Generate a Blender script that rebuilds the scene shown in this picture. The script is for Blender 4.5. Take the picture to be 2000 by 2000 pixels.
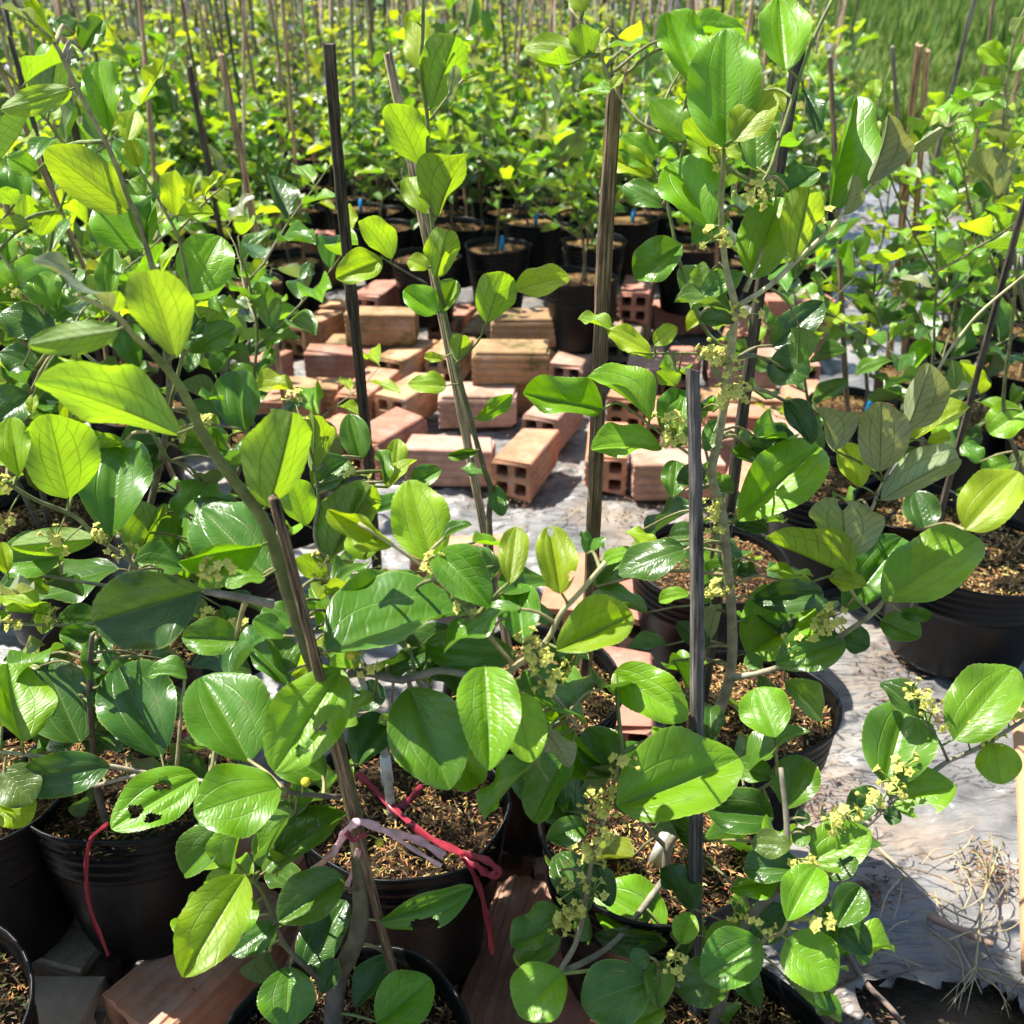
import bpy, math, random
import numpy as np
from mathutils import Vector, Matrix, geometry
random.seed(7)
R = math.radians
scene = bpy.context.scene
for o in list(bpy.data.objects): bpy.data.objects.remove(o)
col = scene.collection

# ------------------------------------------------------------------ camera
CAM = Vector((0, 0, 1.0)); PITCH = R(28)
cd = bpy.data.cameras.new('camera'); cam = bpy.data.objects.new('camera', cd); col.objects.link(cam)
cam.location = CAM; cam.rotation_euler = (R(90) - PITCH, 0, 0)
cd.sensor_width = 36; cd.lens = 36; cd.clip_start = 0.02; cd.clip_end = 400
cd.dof.use_dof = True; cd.dof.focus_distance = 0.85; cd.dof.aperture_fstop = 11
scene.camera = cam
# ------------------------------------------------------------------ light
SUN_DIR = Vector((-0.52, 0.22, 1.0)).normalized()        # towards the sun
w = bpy.data.worlds.new('World'); scene.world = w; w.use_nodes = True
nt = w.node_tree; sky = nt.nodes.new('ShaderNodeTexSky'); sky.sky_type = 'NISHITA'; sky.sun_disc = False
sky.sun_elevation = math.asin(SUN_DIR.z); sky.sun_rotation = math.atan2(SUN_DIR.x, SUN_DIR.y)
bg = nt.nodes['Background']; nt.links.new(sky.outputs[0], bg.inputs[0]); bg.inputs[1].default_value = 0.105
sd = bpy.data.lights.new('sun', 'SUN'); sd.energy = 5.0; sd.angle = R(0.5); sd.color = (1, .955, .88)
so = bpy.data.objects.new('sun', sd); col.objects.link(so); so.location = (0, 0, 8)
so.rotation_euler = SUN_DIR.to_track_quat('Z', 'Y').to_euler()
scene.view_settings.view_transform = 'Standard'; scene.view_settings.look = 'None'
scene.view_settings.exposure = 1.22; scene.view_settings.gamma = 1
scene.render.engine = 'CYCLES'; scene.cycles.use_adaptive_sampling = True; scene.cycles.adaptive_threshold = .03; scene.cycles.adaptive_min_samples = 16
scene.cycles.max_bounces = 5; scene.cycles.transmission_bounces = 4; scene.cycles.diffuse_bounces = 3; scene.cycles.glossy_bounces = 2
scene.cycles.caustics_reflective = False; scene.cycles.caustics_refractive = False

# ------------------------------------------------------------------ pixel <-> place
FW = Vector((0, math.cos(PITCH), -math.sin(PITCH))); UPV = Vector((0, math.sin(PITCH), math.cos(PITCH)))
def ray(px, py): return FW + Vector((1, 0, 0)) * ((px - 1000) / 2000) - UPV * ((py - 1000) / 2000)
def P(px, py, Z): return CAM + ray(px, py) * Z
def G(px, py, z=0.0):
    d = ray(px, py); return CAM + d * ((z - CAM.z) / d.z)
def depth(p): return (p - CAM).dot(FW)
def pix(p):
    q = p - CAM; Z = q.dot(FW); return 1000 + 2000 * q.x / Z, 1000 - 2000 * q.dot(UPV) / Z

# ------------------------------------------------------------------ materials
def mat(name):
    m = bpy.data.materials.new(name); m.use_nodes = True; n = m.node_tree.nodes; n.clear()
    return m, n, m.node_tree.links
class NB:                                                   # tiny node helper
    def __init__(s, name): s.m, s.n, s.l = mat(name)
    def node(s, t, **kw):
        x = s.n.new(t)
        for k, v in kw.items(): setattr(x, k, v)
        return x
    def put(s, sock, v):
        if hasattr(v, 'is_linked'): s.l.new(v, sock)
        else: sock.default_value = v
    def math(s, op, a, b=0.0, c=None):
        x = s.node('ShaderNodeMath', operation=op); s.put(x.inputs[0], a); s.put(x.inputs[1], b)
        if c is not None: s.put(x.inputs[2], c)
        return x.outputs[0]
    def vmul(s, a, b):
        x = s.node('ShaderNodeVectorMath', operation='MULTIPLY'); s.put(x.inputs[0], a); s.put(x.inputs[1], b); return x.outputs[0]
    def mix(s, f, a, b, mode='MIX'):
        x = s.node('ShaderNodeMix', data_type='RGBA', blend_type=mode); s.put(x.inputs[0], f); s.put(x.inputs[6], a); s.put(x.inputs[7], b); return x.outputs[2]
    def ramp(s, f, stops):
        x = s.node('ShaderNodeValToRGB'); s.put(x.inputs[0], f); e = x.color_ramp.elements
        while len(e) < len(stops): e.new(0.5)
        for i, (p, c) in enumerate(stops): e[i].position = p; e[i].color = (c if isinstance(c, tuple) else (c, c, c)) + (1,)
        return x.outputs[0]
    def noise(s, vec, scale, detail=3, rough=.55, dist=0):
        x = s.node('ShaderNodeTexNoise'); s.put(x.inputs['Vector'], vec); x.inputs['Scale'].default_value = scale
        x.inputs['Detail'].default_value = detail; x.inputs['Roughness'].default_value = rough; x.inputs['Distortion'].default_value = dist
        return x.outputs[0]
    def step(s, v, a, b):
        x = s.node('ShaderNodeMapRange', interpolation_type='SMOOTHSTEP'); s.put(x.inputs[0], v)
        s.put(x.inputs[1], a); s.put(x.inputs[2], b); return x.outputs[0]
    def bump(s, h, strength, dist):
        x = s.node('ShaderNodeBump'); s.put(x.inputs['Height'], h); x.inputs['Strength'].default_value = strength; x.inputs['Distance'].default_value = dist; return x.outputs[0]
    def bsdf(s, color, rough, normal=None, spec=.5, **kw):
        x = s.node('ShaderNodeBsdfPrincipled'); s.put(x.inputs['Base Color'], color); s.put(x.inputs['Roughness'], rough)
        x.inputs['Specular IOR Level'].default_value = spec
        if normal is not None: s.put(x.inputs['Normal'], normal)
        for k, v in kw.items(): s.put(x.inputs[k], v)
        return x.outputs[0]
    def out(s, sh):
        o = s.node('ShaderNodeOutputMaterial'); s.l.new(sh, o.inputs[0]); return s.m
def oinfo(b): return b.node('ShaderNodeObjectInfo')
def tco(b, k='Object'): return b.node('ShaderNodeTexCoord').outputs[k]
def attr(b): return b.node('ShaderNodeAttribute', attribute_name='Col')

def leaf_material(name, per_object):
    b = NB(name)
    if per_object:
        oi = oinfo(b); basec = oi.outputs['Color']; youth = oi.outputs['Alpha']; rnd = oi.outputs['Random']
    else:
        a = attr(b); basec = a.outputs['Color']; youth = a.outputs['Alpha']; rnd = oinfo(b).outputs['Random']
    uv = b.node('ShaderNodeUVMap').outputs[0]; sp = b.node('ShaderNodeSeparateXYZ'); b.l.new(uv, sp.inputs[0])
    u, v = sp.outputs[0], sp.outputs[1]
    au = b.math('ABSOLUTE', b.math('MULTIPLY_ADD', u, 2.0, -1.0))
    nz = b.noise(uv, 3.0, 2); big = b.noise(tco(b), 2.2, 2)
    wob = b.math('MULTIPLY_ADD', nz, .10, -.05)
    mid = b.math('SUBTRACT', 1.0, b.step(au, 0.010, 0.05))
    lat = b.math('SUBTRACT', 1.0, b.step(b.math('ABSOLUTE', b.math('SUBTRACT', au, b.math('ADD', wob, .47))), 0.006, 0.034))
    lat = b.math('MULTIPLY', lat, b.math('SUBTRACT', 1.0, b.step(v, .70, .95)))
    sec = b.math('POWER', b.math('MULTIPLY_ADD', b.math('SINE', b.math('ADD', b.math('MULTIPLY_ADD', v, 46.0, b.math('MULTIPLY', au, -15.0)), b.math('MULTIPLY', nz, 7.0))), .5, .5), 14.0)
    lad = b.math('MULTIPLY_ADD', b.math('SINE', b.math('ADD', b.math('MULTIPLY_ADD', v, 150.0, b.math('MULTIPLY', au, -18.0)), b.math('MULTIPLY', nz, 14.0))), .5, .5)
    vein = b.math('MAXIMUM', mid, b.math('MULTIPLY', lat, .85))
    fine = b.math('MAXIMUM', vein, b.math('MULTIPLY', sec, .65))
    hv = b.node('ShaderNodeHueSaturation'); b.put(hv.inputs['Color'], basec)
    b.put(hv.inputs['Value'], b.math('MULTIPLY_ADD', big, .9, .55)); b.put(hv.inputs['Hue'], b.math('MULTIPLY_ADD', nz, .03, .485))
    topc = b.mix(b.math('MULTIPLY', b.math('MAXIMUM', vein, b.math('MULTIPLY', sec, .14)), .5), hv.outputs[0], b.mix(.45, hv.outputs[0], (.34, .44, .12, 1)))
    margin = b.step(au, .94, 1.0)
    topc = b.mix(b.math('MULTIPLY', margin, .4), topc, (.34, .44, .09, 1))
    topc = b.mix(b.math('MULTIPLY', b.step(b.math('ADD', nz, b.math('MULTIPLY', au, .12)), .70, .80), .5), topc, (.17, .15, .05, 1))
    topc = b.mix(b.math('MULTIPLY', b.step(big, .52, .75), .16), topc, (.30, .30, .20, 1))
    und = b.mix(b.math('MULTIPLY_ADD', youth, -.2, .55), hv.outputs[0], (.27, .33, .17, 1))
    und = b.mix(b.math('MULTIPLY', b.math('MAXIMUM', fine, b.math('MULTIPLY', lad, .15)), .9), und, b.vmul(und, (.50, .45, .25)))
    back = b.node('ShaderNodeNewGeometry').outputs['Backfacing']
    c = b.mix(back, topc, und)
    h = b.math('ADD', b.math('MULTIPLY', b.math('MAXIMUM', vein, b.math('MULTIPLY', sec, .35)), -1.0), b.math('MULTIPLY', lad, -.10))
    h = b.math('ADD', h, b.math('MULTIPLY', nz, 1.6))
    nrm = b.bump(h, .42, .0013)
    rough = b.math('ADD', b.math('MULTIPLY_ADD', youth, .16, .20), b.math('MULTIPLY', big, .16))
    rough = b.math('MAXIMUM', rough, b.math('MULTIPLY', back, .62))
    p = b.bsdf(c, rough, nrm, .52)
    tr = b.node('ShaderNodeBsdfTranslucent')
    tcol = b.vmul(hv.outputs[0], (2.1, 1.95, .7))
    tcol = b.mix(b.math('MULTIPLY', b.math('MAXIMUM', fine, b.math('MULTIPLY', lad, .12)), .8), tcol, b.vmul(tcol, (.45, .45, .3)))
    b.put(tr.inputs[0], tcol)
    ms = b.node('ShaderNodeMixShader'); b.put(ms.inputs[0], b.math('MULTIPLY_ADD', youth, .24, .22)); b.l.new(p, ms.inputs[1]); b.l.new(tr.outputs[0], ms.inputs[2])
    return b.out(ms.outputs[0])
M = {}
M['leaf'] = leaf_material('leaf', True); M['leaf_mass'] = leaf_material('leaf_mass', False)
def m_stem():
    b = NB('stem'); a = attr(b); n = b.noise(tco(b), 90, 4); n2 = b.noise(b.vmul(tco(b), (1, 1, .25)), 260, 3)
    c = b.mix(1.0, a.outputs['Color'], b.ramp(n, [(.3, .55), (.7, 1.25)]), 'MULTIPLY')
    return b.out(b.bsdf(c, .6, b.bump(n2, .4, .001), .35))
M['stem'] = m_stem()
def m_pot():
    b = NB('pot_plastic'); n = b.noise(tco(b), 14, 5, .65); d = b.step(b.noise(tco(b), 5, 4), .45, .8)
    c = b.mix(b.math('MULTIPLY', d, .3), (.003, .0033, .004, 1), (.011, .011, .012, 1))
    c = b.mix(b.math('MULTIPLY', b.step(b.noise(tco(b), 34, 4, .7), .60, .72), .3), c, (.10, .085, .065, 1))
    r = b.math('MULTIPLY_ADD', n, .3, .24)
    return b.out(b.bsdf(c, r, b.bump(b.noise(tco(b), 60, 3), .12, .002), .22))
M['pot'] = m_pot()
def m_soil():
    b = NB('soil'); n = b.noise(tco(b), 55, 5, .7)
    c = b.ramp(n, [(.25, (.018, .011, .007)), (.5, (.05, .03, .018)), (.75, (.13, .085, .045))])
    return b.out(b.bsdf(c, .95, b.bump(n, .9, .006), .15))
M['soil'] = m_soil()
def m_col(name, rough=.7, spec=.3, trans=0, vary=False):
    b = NB(name); a = attr(b); cc = a.outputs['Color']
    if vary: cc = b.mix(1.0, cc, b.mix(oinfo(b).outputs['Random'], (.62, .55, .5, 1), (1.15, 1.1, 1.0, 1)), 'MULTIPLY')
    p = b.bsdf(cc, rough, None, spec)
    if trans:
        t = b.node('ShaderNodeBsdfTranslucent'); b.put(t.inputs[0], a.outputs['Color']); ms = b.node('ShaderNodeMixShader'); ms.inputs[0].default_value = trans
        b.l.new(p, ms.inputs[1]); b.l.new(t.outputs[0], ms.inputs[2]); return b.out(ms.outputs[0])
    return b.out(p)
M['husk'] = m_col('rice_husk', vary=True); M['grass'] = m_col('grass', .6, .3, .35); M['dry'] = m_col('dry_matter', .8, .2)
def m_brick():
    b = NB('fired_clay'); oi = oinfo(b); t = tco(b); off = b.node('ShaderNodeVectorMath', operation='ADD'); b.put(off.inputs[0], t); b.put(off.inputs[1], b.vmul(oi.outputs['Random'], (7, 3, 5)))
    v = off.outputs[0]; n = b.noise(v, 22, 5, .65); n2 = b.noise(v, 9, 3)
    c = b.mix(1.0, oi.outputs['Color'], b.ramp(n, [(.25, (.62, .58, .55)), (.55, (1, 1, 1)), (.8, (1.22, 1.2, 1.15))]), 'MULTIPLY')
    dust = b.step(b.noise(v, 13, 4, .7), .48, .75)
    c = b.mix(b.math('MULTIPLY', dust, .75), c, (.44, .335, .265, 1))
    moss = b.math('MULTIPLY', b.step(b.math('ADD', n2, b.math('MULTIPLY', b.noise(v, 60, 4, .7), .35)), .66, .85), oi.outputs['Alpha'])
    c = b.mix(moss, c, b.mix(b.noise(v, 40, 2), (.06, .065, .02, 1), (.16, .13, .05, 1)))
    stain = b.math('MULTIPLY', b.step(b.noise(v, 75, 3, .6), .66, .74), .6)
    c = b.mix(stain, c, (.07, .04, .03, 1))
    return b.out(b.bsdf(c, .88, b.bump(b.noise(v, 120, 4, .7), .5, .0025), .2))
M['brick'] = m_brick()
def m_stake():
    b = NB('weathered_bamboo'); oi = oinfo(b); t = tco(b)
    off = b.node('ShaderNodeVectorMath', operation='ADD'); b.put(off.inputs[0], b.vmul(t, (3.2, 3.2, 7))); b.put(off.inputs[1], b.vmul(oi.outputs['Random'], (90, 40, 60)))
    n = b.noise(off.outputs[0], 1.0, 4, .65); n2 = b.noise(b.vmul(t, (.6, .6, 16)), 1.0, 3)
    f = b.math('ADD', b.math('MULTIPLY', n, .75), b.math('MULTIPLY', n2, .35))
    c = b.mix(1.0, oi.outputs['Color'], b.ramp(f, [(.40, (.07, .06, .05)), (.5, (.6, .55, .48)), (.60, (1.4, 1.3, 1.15)), (.72, (2.8, 2.6, 2.3))]), 'MULTIPLY')
    return b.out(b.bsdf(c, .72, b.bump(n, .9, .0014), .3))
M['stake'] = m_stake()
def m_sheet():
    b = NB('mulch_film'); t = tco(b); n = b.noise(t, 5, 5, .6, .6); mp = b.node('ShaderNodeMapping'); b.l.new(t, mp.inputs[0]); mp.inputs['Rotation'].default_value = (0, 0, -.6); mp.inputs['Scale'].default_value = (5, 26, 5); n2 = b.noise(mp.outputs[0], 1.6, 4, .55, 1.2); n3 = b.noise(t, 60, 4, .7)
    c = b.ramp(n, [(.3, (.085, .083, .08)), (.48, (.20, .195, .187)), (.72, (.33, .322, .305))])
    dirt = b.step(b.math('ADD', b.noise(t, 3.1, 5, .65), b.math('MULTIPLY', n3, .25)), .60, .78)
    c = b.mix(b.math('MULTIPLY', dirt, .75), c, (.27, .205, .145, 1))
    crk = b.math('SUBTRACT', 1.0, b.step(b.math('ABSOLUTE', b.math('SUBTRACT', n2, .5)), .0, .035))
    c = b.mix(b.math('MULTIPLY', crk, b.math('MULTIPLY', b.step(b.noise(t, 4, 2), .38, .55), .85)), c, (.022, .022, .025, 1))
    r = b.math('ADD', b.math('MULTIPLY_ADD', dirt, .35, .22), b.math('MULTIPLY', n3, .14))
    return b.out(b.bsdf(c, r, b.bump(b.math('ADD', n2, b.math('MULTIPLY', n3, .04)), 1.0, .010), .7))
M['sheet'] = m_sheet()
def m_ground():
    b = NB('earth'); t = tco(b); n = b.noise(t, 6, 6, .65); sy = b.node('ShaderNodeSeparateXYZ'); b.l.new(t, sy.inputs[0]); g = b.math('MULTIPLY', b.step(b.noise(t, .7, 4), .3, .5), b.step(sy.outputs[1], 4.6, 5.4))
    c = b.ramp(n, [(.3, (.045, .032, .02)), (.55, (.13, .095, .06)), (.8, (.24, .19, .13))])
    c = b.mix(b.math('MULTIPLY', g, .85), c, (.05, .085, .016, 1))
    return b.out(b.bsdf(c, .95, b.bump(b.noise(t, 40, 5, .7), .7, .02), .15))
M['ground'] = m_ground()
def m_plain(name, c, rough=.5, spec=.4, trans=0, var=.25):
    b = NB(name); n = b.noise(tco(b), 70, 3); cc = b.mix(1.0, c + (1,), b.ramp(n, [(.3, 1 - var), (.7, 1 + var)]), 'MULTIPLY')
    p = b.bsdf(cc, rough, b.bump(n, .3, .001), spec)
    if trans:
        tt = b.node('ShaderNodeBsdfTranslucent'); b.put(tt.inputs[0], cc); ms = b.node('ShaderNodeMixShader'); ms.inputs[0].default_value = trans
        b.l.new(p, ms.inputs[1]); b.l.new(tt.outputs[0], ms.inputs[2]); return b.out(ms.outputs[0])
    return b.out(p)
M['ribbon'] = m_plain('red_plastic_tape', (.36, .035, .06), .3, .5, .35)
M['ribbon_pale'] = m_plain('faded_pink_tape', (.85, .56, .58), .35, .5, .35)
M['tape'] = m_plain('white_grafting_tape', (.62, .6, .57), .5)
M['blue'] = m_plain('blue_tape', (.02, .28, .62), .35)
M['flower'] = m_plain('flower_yellow', (.74, .70, .17), .6, .3, .3)
M['pedicel'] = m_plain('pedicel', (.30, .36, .08), .6)
M['fruit'] = m_plain('fruit_yellow', (.55, .48, .03), .3)

# ------------------------------------------------------------------ mesh helpers
class MB:
    def __init__(s): s.v = []; s.f = []; s.c = []; s.uv = []
    def add(s, vs, fs, c=None, uvs=None):
        o = len(s.v); s.v += [tuple(x) for x in vs]; s.f += [tuple(i + o for i in f) for f in fs]
        if c is not None: s.c += [c] * len(vs) if not isinstance(c, list) else c
        if uvs is not None: s.uv += uvs
    def tube(s, pts, rad, sides=6, cols=None, cap=True):
        n = len(pts); pts = [Vector(p) for p in pts]; vs = []; fs = []; cs = []
        ref = None
        for i, p in enumerate(pts):
            t = (pts[min(i + 1, n - 1)] - pts[max(i - 1, 0)])
            t = t.normalized() if t.length > 1e-9 else Vector((0, 0, 1))
            if ref is None: ref = t.orthogonal().normalized()
            ref = (ref - t * ref.dot(t)); ref = ref.normalized() if ref.length > 1e-6 else t.orthogonal().normalized()
            bi = t.cross(ref)
            for k in range(sides):
                a = 2 * math.pi * k / sides; vs.append(p + (ref * math.cos(a) + bi * math.sin(a)) * rad[i])
                if cols: cs.append(cols[i])
        for i in range(n - 1):
            for k in range(sides):
                a = i * sides + k; b_ = i * sides + (k + 1) % sides; fs.append((a, b_, b_ + sides, a + sides))
        if cap: fs.append(tuple(range(sides))[::-1]); fs.append(tuple((n - 1) * sides + k for k in range(sides)))
        s.add(vs, fs, cs if cols else None)
    def mesh(s, name, m, smooth=True):
        me = bpy.data.meshes.new(name); me.from_pydata(s.v, [], s.f)
        if s.c:
            ca = me.color_attributes.new('Col', 'FLOAT_COLOR', 'POINT')
            ca.data.foreach_set('color', np.array([c if len(c) == 4 else tuple(c) + (1,) for c in s.c], 'f').ravel())
        if s.uv:
            ul = me.uv_layers.new(name='UVMap'); li = np.empty(len(me.loops), 'i'); me.loops.foreach_get('vertex_index', li)
            ul.data.foreach_set('uv', np.array(s.uv, 'f')[li].ravel())
        if smooth: me.polygons.foreach_set('use_smooth', [True] * len(me.polygons))
        me.materials.append(M[m]); me.update(); return me
def obj(name, me, parent=None, mtx=None, color=None, kind=None, label=None, cat=None, group=None):
    o = bpy.data.objects.new(name, me); col.objects.link(o)
    if parent: o.parent = parent
    if mtx is not None: o.matrix_basis = mtx
    if color: o.color = color
    if kind: o['kind'] = kind
    if label: o['label'] = label
    if cat: o['category'] = cat
    if group: o['group'] = group
    return o
def smooth_path(pts, per=5):
    pts = [Vector(p) for p in pts]
    if len(pts) < 3: return [pts[0].lerp(pts[-1], i / per) for i in range(per + 1)]
    out = []; q = [pts[0] * 2 - pts[1]] + pts + [pts[-1] * 2 - pts[-2]]
    for i in range(1, len(q) - 2):
        a, b_, c, d = q[i - 1:i + 3]
        for k in range(per):
            t = k / per; out.append(.5 * ((2 * b_) + (c - a) * t + (2 * a - 5 * b_ + 4 * c - d) * t * t + (3 * b_ - a - 3 * c + d) * t ** 3))
    out.append(pts[-1]); return out

# ------------------------------------------------------------------ leaves
def leaf_geo(rng, nu, nv, a, bpow, bend, fold, wave, serr, twist=0.0, holes=(), notch=None):
    mid = []; y = z = 0.0; th0 = 0
    for j in range(nv + 1):
        v = j / nv; mid.append((y, z)); th = bend * (v - .1); y += math.cos(th) / nv; z -= math.sin(th) / nv
    L = math.hypot(*mid[-1]); ca, sa = mid[-1][0] / L, mid[-1][1] / L
    ph1, ph2 = rng.uniform(0, 6.3), rng.uniform(0, 6.3); vs = []; uvs = []; lop = rng.uniform(-.06, .06)
    for j in range(nv + 1):
        v = j / nv; my, mz = mid[j]; my, mz = (my * ca + mz * sa) / L, (-my * sa + mz * ca) / L
        wd = .5 * max(0, math.sin(math.pi * min(1, max(0, v)) ** a)) ** bpow
        if j == 0: wd = .02
        if j == nv: wd = .015
        for i in range(nu + 1):
            u = -1 + 2 * i / nu; x = u * wd * (1 + lop * (1 if u > 0 else -1)); yy = my
            if abs(u) > .99 and 0 < j < nv: x *= 1 + serr * (1 if j % 2 else -1); yy += serr * .25 * (1 if j % 2 else -1)
            au = abs(u); zz = mz + fold * au * wd * (1 - .35 * au) * 2
            zz -= .022 * math.exp(-((au - .48) / .15) ** 2) * math.sin(math.pi * v) + .026 * math.exp(-(au / .12) ** 2) * math.sin(math.pi * v) ** .5
            zz += wave * au * au * math.sin(v * 9 + ph1 + (1.3 if u > 0 else 0)) * wd * 2 + wave * .35 * math.sin(v * 17 + ph2) * au ** 3 * wd
            tw = twist * (v - .4); x, zz2 = x * math.cos(tw), zz + x * math.sin(tw)
            vs.append((x, yy, zz2)); uvs.append((i / nu, v))
    fs = []
    for j in range(nv):
        for i in range(nu):
            uc = -1 + 2 * (i + .5) / nu; vc = (j + .5) / nv; skip = False
            for (hu, hv, ru, rv) in holes:
                q = (uc - hu) / ru, (vc - hv) / rv
                if q[0] ** 2 + q[1] ** 2 < 1 + .35 * math.sin(math.atan2(q[1], q[0]) * 3 + hu * 9): skip = True
            if not skip: k = j * (nu + 1) + i; fs.append((k, k + 1, k + nu + 2, k + nu + 1))
    return vs, fs, uvs
SH = [(.93, .58), (1.06, .55), (.86, .62), (1.0, .52), (.90, .54), (1.14, .58)]
def build_leaf(i, **kw):
    rng = random.Random(100 + i); a, bp = SH[i % len(SH)]
    d = dict(bend=[.15, .6, .85, -.3, .4, .7][(i * 5 + i // 6) % 6], fold=[.18, .38, .05, .3, .45, .25][(i * 7 + 1 + i // 4) % 6], wave=rng.uniform(.03, .13), serr=.010, twist=rng.uniform(-.5, .5))
    d.update(kw); mb = MB(); v, f, uv = leaf_geo(rng, d.pop('nu', 12), d.pop('nv', 30), a, bp, **d); mb.add(v, f, None, uv)
    return mb.mesh('leaf', 'leaf')
LEAF = [build_leaf(i) for i in range(18)]
FLAT = [build_leaf(40 + i, bend=[.25, .6, -.25, .45][i % 4], fold=[.16, .26, .34, .10][i % 4], wave=.08, twist=.2) for i in range(6)]
HOLED = [build_leaf(60, holes=[(.05, .72, .3, .07), (-.55, .62, .22, .08), (.35, .35, .22, .10)], nu=24, nv=44, bend=.4, fold=.1),
         build_leaf(61, holes=[(-.45, .62, .10, .17), (-.38, .76, .2, .05)], nu=24, nv=44, bend=.5, fold=.15),
         build_leaf(62, holes=[(.9, .42, .5, .13)], nu=24, nv=44, bend=.3, fold=.15),
         build_leaf(63, holes=[(0, 1.0, .45, .13), (.8, .2, .2, .05)], nu=24, nv=44, bend=.2, fold=.3)]
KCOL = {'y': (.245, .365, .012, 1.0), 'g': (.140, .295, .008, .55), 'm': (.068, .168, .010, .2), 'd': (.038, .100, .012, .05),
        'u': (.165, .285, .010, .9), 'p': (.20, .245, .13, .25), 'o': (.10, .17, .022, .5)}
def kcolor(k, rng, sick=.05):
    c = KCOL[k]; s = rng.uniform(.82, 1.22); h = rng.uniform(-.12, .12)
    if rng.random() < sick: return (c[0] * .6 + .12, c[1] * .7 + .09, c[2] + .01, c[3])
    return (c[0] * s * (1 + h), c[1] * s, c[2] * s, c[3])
def leaf_matrix(base, tip, n, width):
    Y = tip - base; ln = Y.length; Yn = Y.normalized(); n = (n - Yn * n.dot(Yn)).normalized(); X = Yn.cross(n)
    m = Matrix.Identity(4); m.col[0] = (*(X * width), 0); m.col[1] = (*Y, 0); m.col[2] = (*(n * ln), 0); m.col[3] = (*base, 1); return m

# ------------------------------------------------------------------ flowers
def flower_mesh(seed):
    rng = random.Random(seed); mb = MB(); r = .0032
    for k in range(5):
        a = 2 * math.pi * k / 5 + rng.uniform(-.15, .15); d = Vector((math.cos(a), math.sin(a), 0)); s = Vector((-d.y, d.x, 0)); zt = rng.uniform(-.25, .35) * r
        mb.add([d * .25 * r - s * .22 * r, d * .62 * r - s * .42 * r + Vector((0, 0, .12 * r)), d * 1.15 * r + Vector((0, 0, zt)), d * .62 * r + s * .42 * r + Vector((0, 0, .12 * r)), d * .25 * r + s * .22 * r], [(0, 1, 2, 3, 4)])
    mb.tube([(0, 0, -.25 * r), (0, 0, .2 * r), (0, 0, .34 * r)], [.42 * r, .38 * r, .1 * r], 7)
    return mb.mesh('flower', 'flower', False)
def bud_mesh():
    mb = MB(); r = .0017; pr = [(-1, .3), (-.5, .85), (.1, 1), (.6, .7), (1, .1)]
    mb.tube([(0, 0, z * r) for z, _ in pr], [q * r for _, q in pr], 7); return mb.mesh('flower_bud', 'flower')
FLOWER = [flower_mesh(i) for i in range(3)]; BUD = bud_mesh()
def flower_cluster(root, org, at, seed, size=1.0, n=8):
    rng = random.Random(seed); mb = MB(); spots = []
    for k in range(n):
        d = Vector((rng.uniform(-1, 1), rng.uniform(-1.3, .5), rng.uniform(-.2, 1.2))).normalized(); ln = rng.uniform(.006, .013) * size
        q = d * ln; mid = q * .55 + Vector((rng.uniform(-1, 1), rng.uniform(-1, 1), rng.uniform(0, 1))) * .0012
        mb.tube([(0, 0, 0), mid, q], [.0006, .0005, .0006], 4); spots.append((q, d))
    c = obj('flower_cluster', mb.mesh('flower_cluster', 'pedicel'), root, Matrix.Translation(at - org))
    for k, (q, d) in enumerate(spots):
        mt = Matrix.Translation(q) @ d.to_track_quat('Z', 'Y').to_matrix().to_4x4() @ Matrix.Scale(rng.uniform(.8, 1.2) * size, 4)
        if k % 4 == 3: obj('flower_bud', BUD, c, mt)
        else: obj('flower', FLOWER[k % 3], c, mt)

# ------------------------------------------------------------------ pots, soil
def pot_mesh(seed, seg=44, pinch=None):
    rng = random.Random(seed); ph = [rng.uniform(0, 6.3) for _ in range(4)]
    prof = [(0, .0), (.66, .0), (.705, .02), (.72, .06), (.80, .35), (.885, .64), (.90, .68), (.922, .695), (.922, .71), (.902, .725), (.905, .745), (.935, .76), (.935, .775), (.912, .79), (.915, .81), (.946, .825), (.946, .84), (.922, .855), (.925, .875), (.956, .89), (.956, .905), (.935, .92), (.94, .95), (.985, .965), (1.0, .985), (.995, 1.0), (.97, 1.0), (.955, .98), (.935, .9), (.90, .72)]
    vs = []; fs = []
    for (r, z) in prof:
        for k in range(seg):
            a = 2 * math.pi * k / seg; ww = 1 + z * z * (.018 * math.sin(2 * a + ph[0]) + .012 * math.sin(3 * a + ph[1]) + .006 * math.sin(7 * a + ph[2]))
            zz = z + z ** 6 * (.02 * math.sin(2 * a + ph[3]) + .008 * math.sin(5 * a + ph[1]))
            if pinch:
                for (pa, amt, wid) in pinch:
                    da = (a - pa + math.pi) % (2 * math.pi) - math.pi; e = math.exp(-(da / wid) ** 2) * z ** 3; ww -= amt * e; zz -= amt * .45 * e
            vs.append((r * ww * math.cos(a), r * ww * math.sin(a), zz))
    n = len(prof)
    for i in range(n - 1):
        for k in range(seg):
            a = i * seg + k; b_ = i * seg + (k + 1) % seg; fs.append((a, b_, b_ + seg, a + seg))
    mb = MB(); mb.add(vs, fs); return mb.mesh('pot', 'pot')
POT = [pot_mesh(i) for i in range(3)] + [pot_mesh(9, 64, [(-.55, .10, .35), (-2.2, .08, .4), (1.0, .06, .5)]), pot_mesh(12, 64, [(-1.9, .10, .3), (-.7, -.04, .5), (.4, .08, .4)])]
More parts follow.
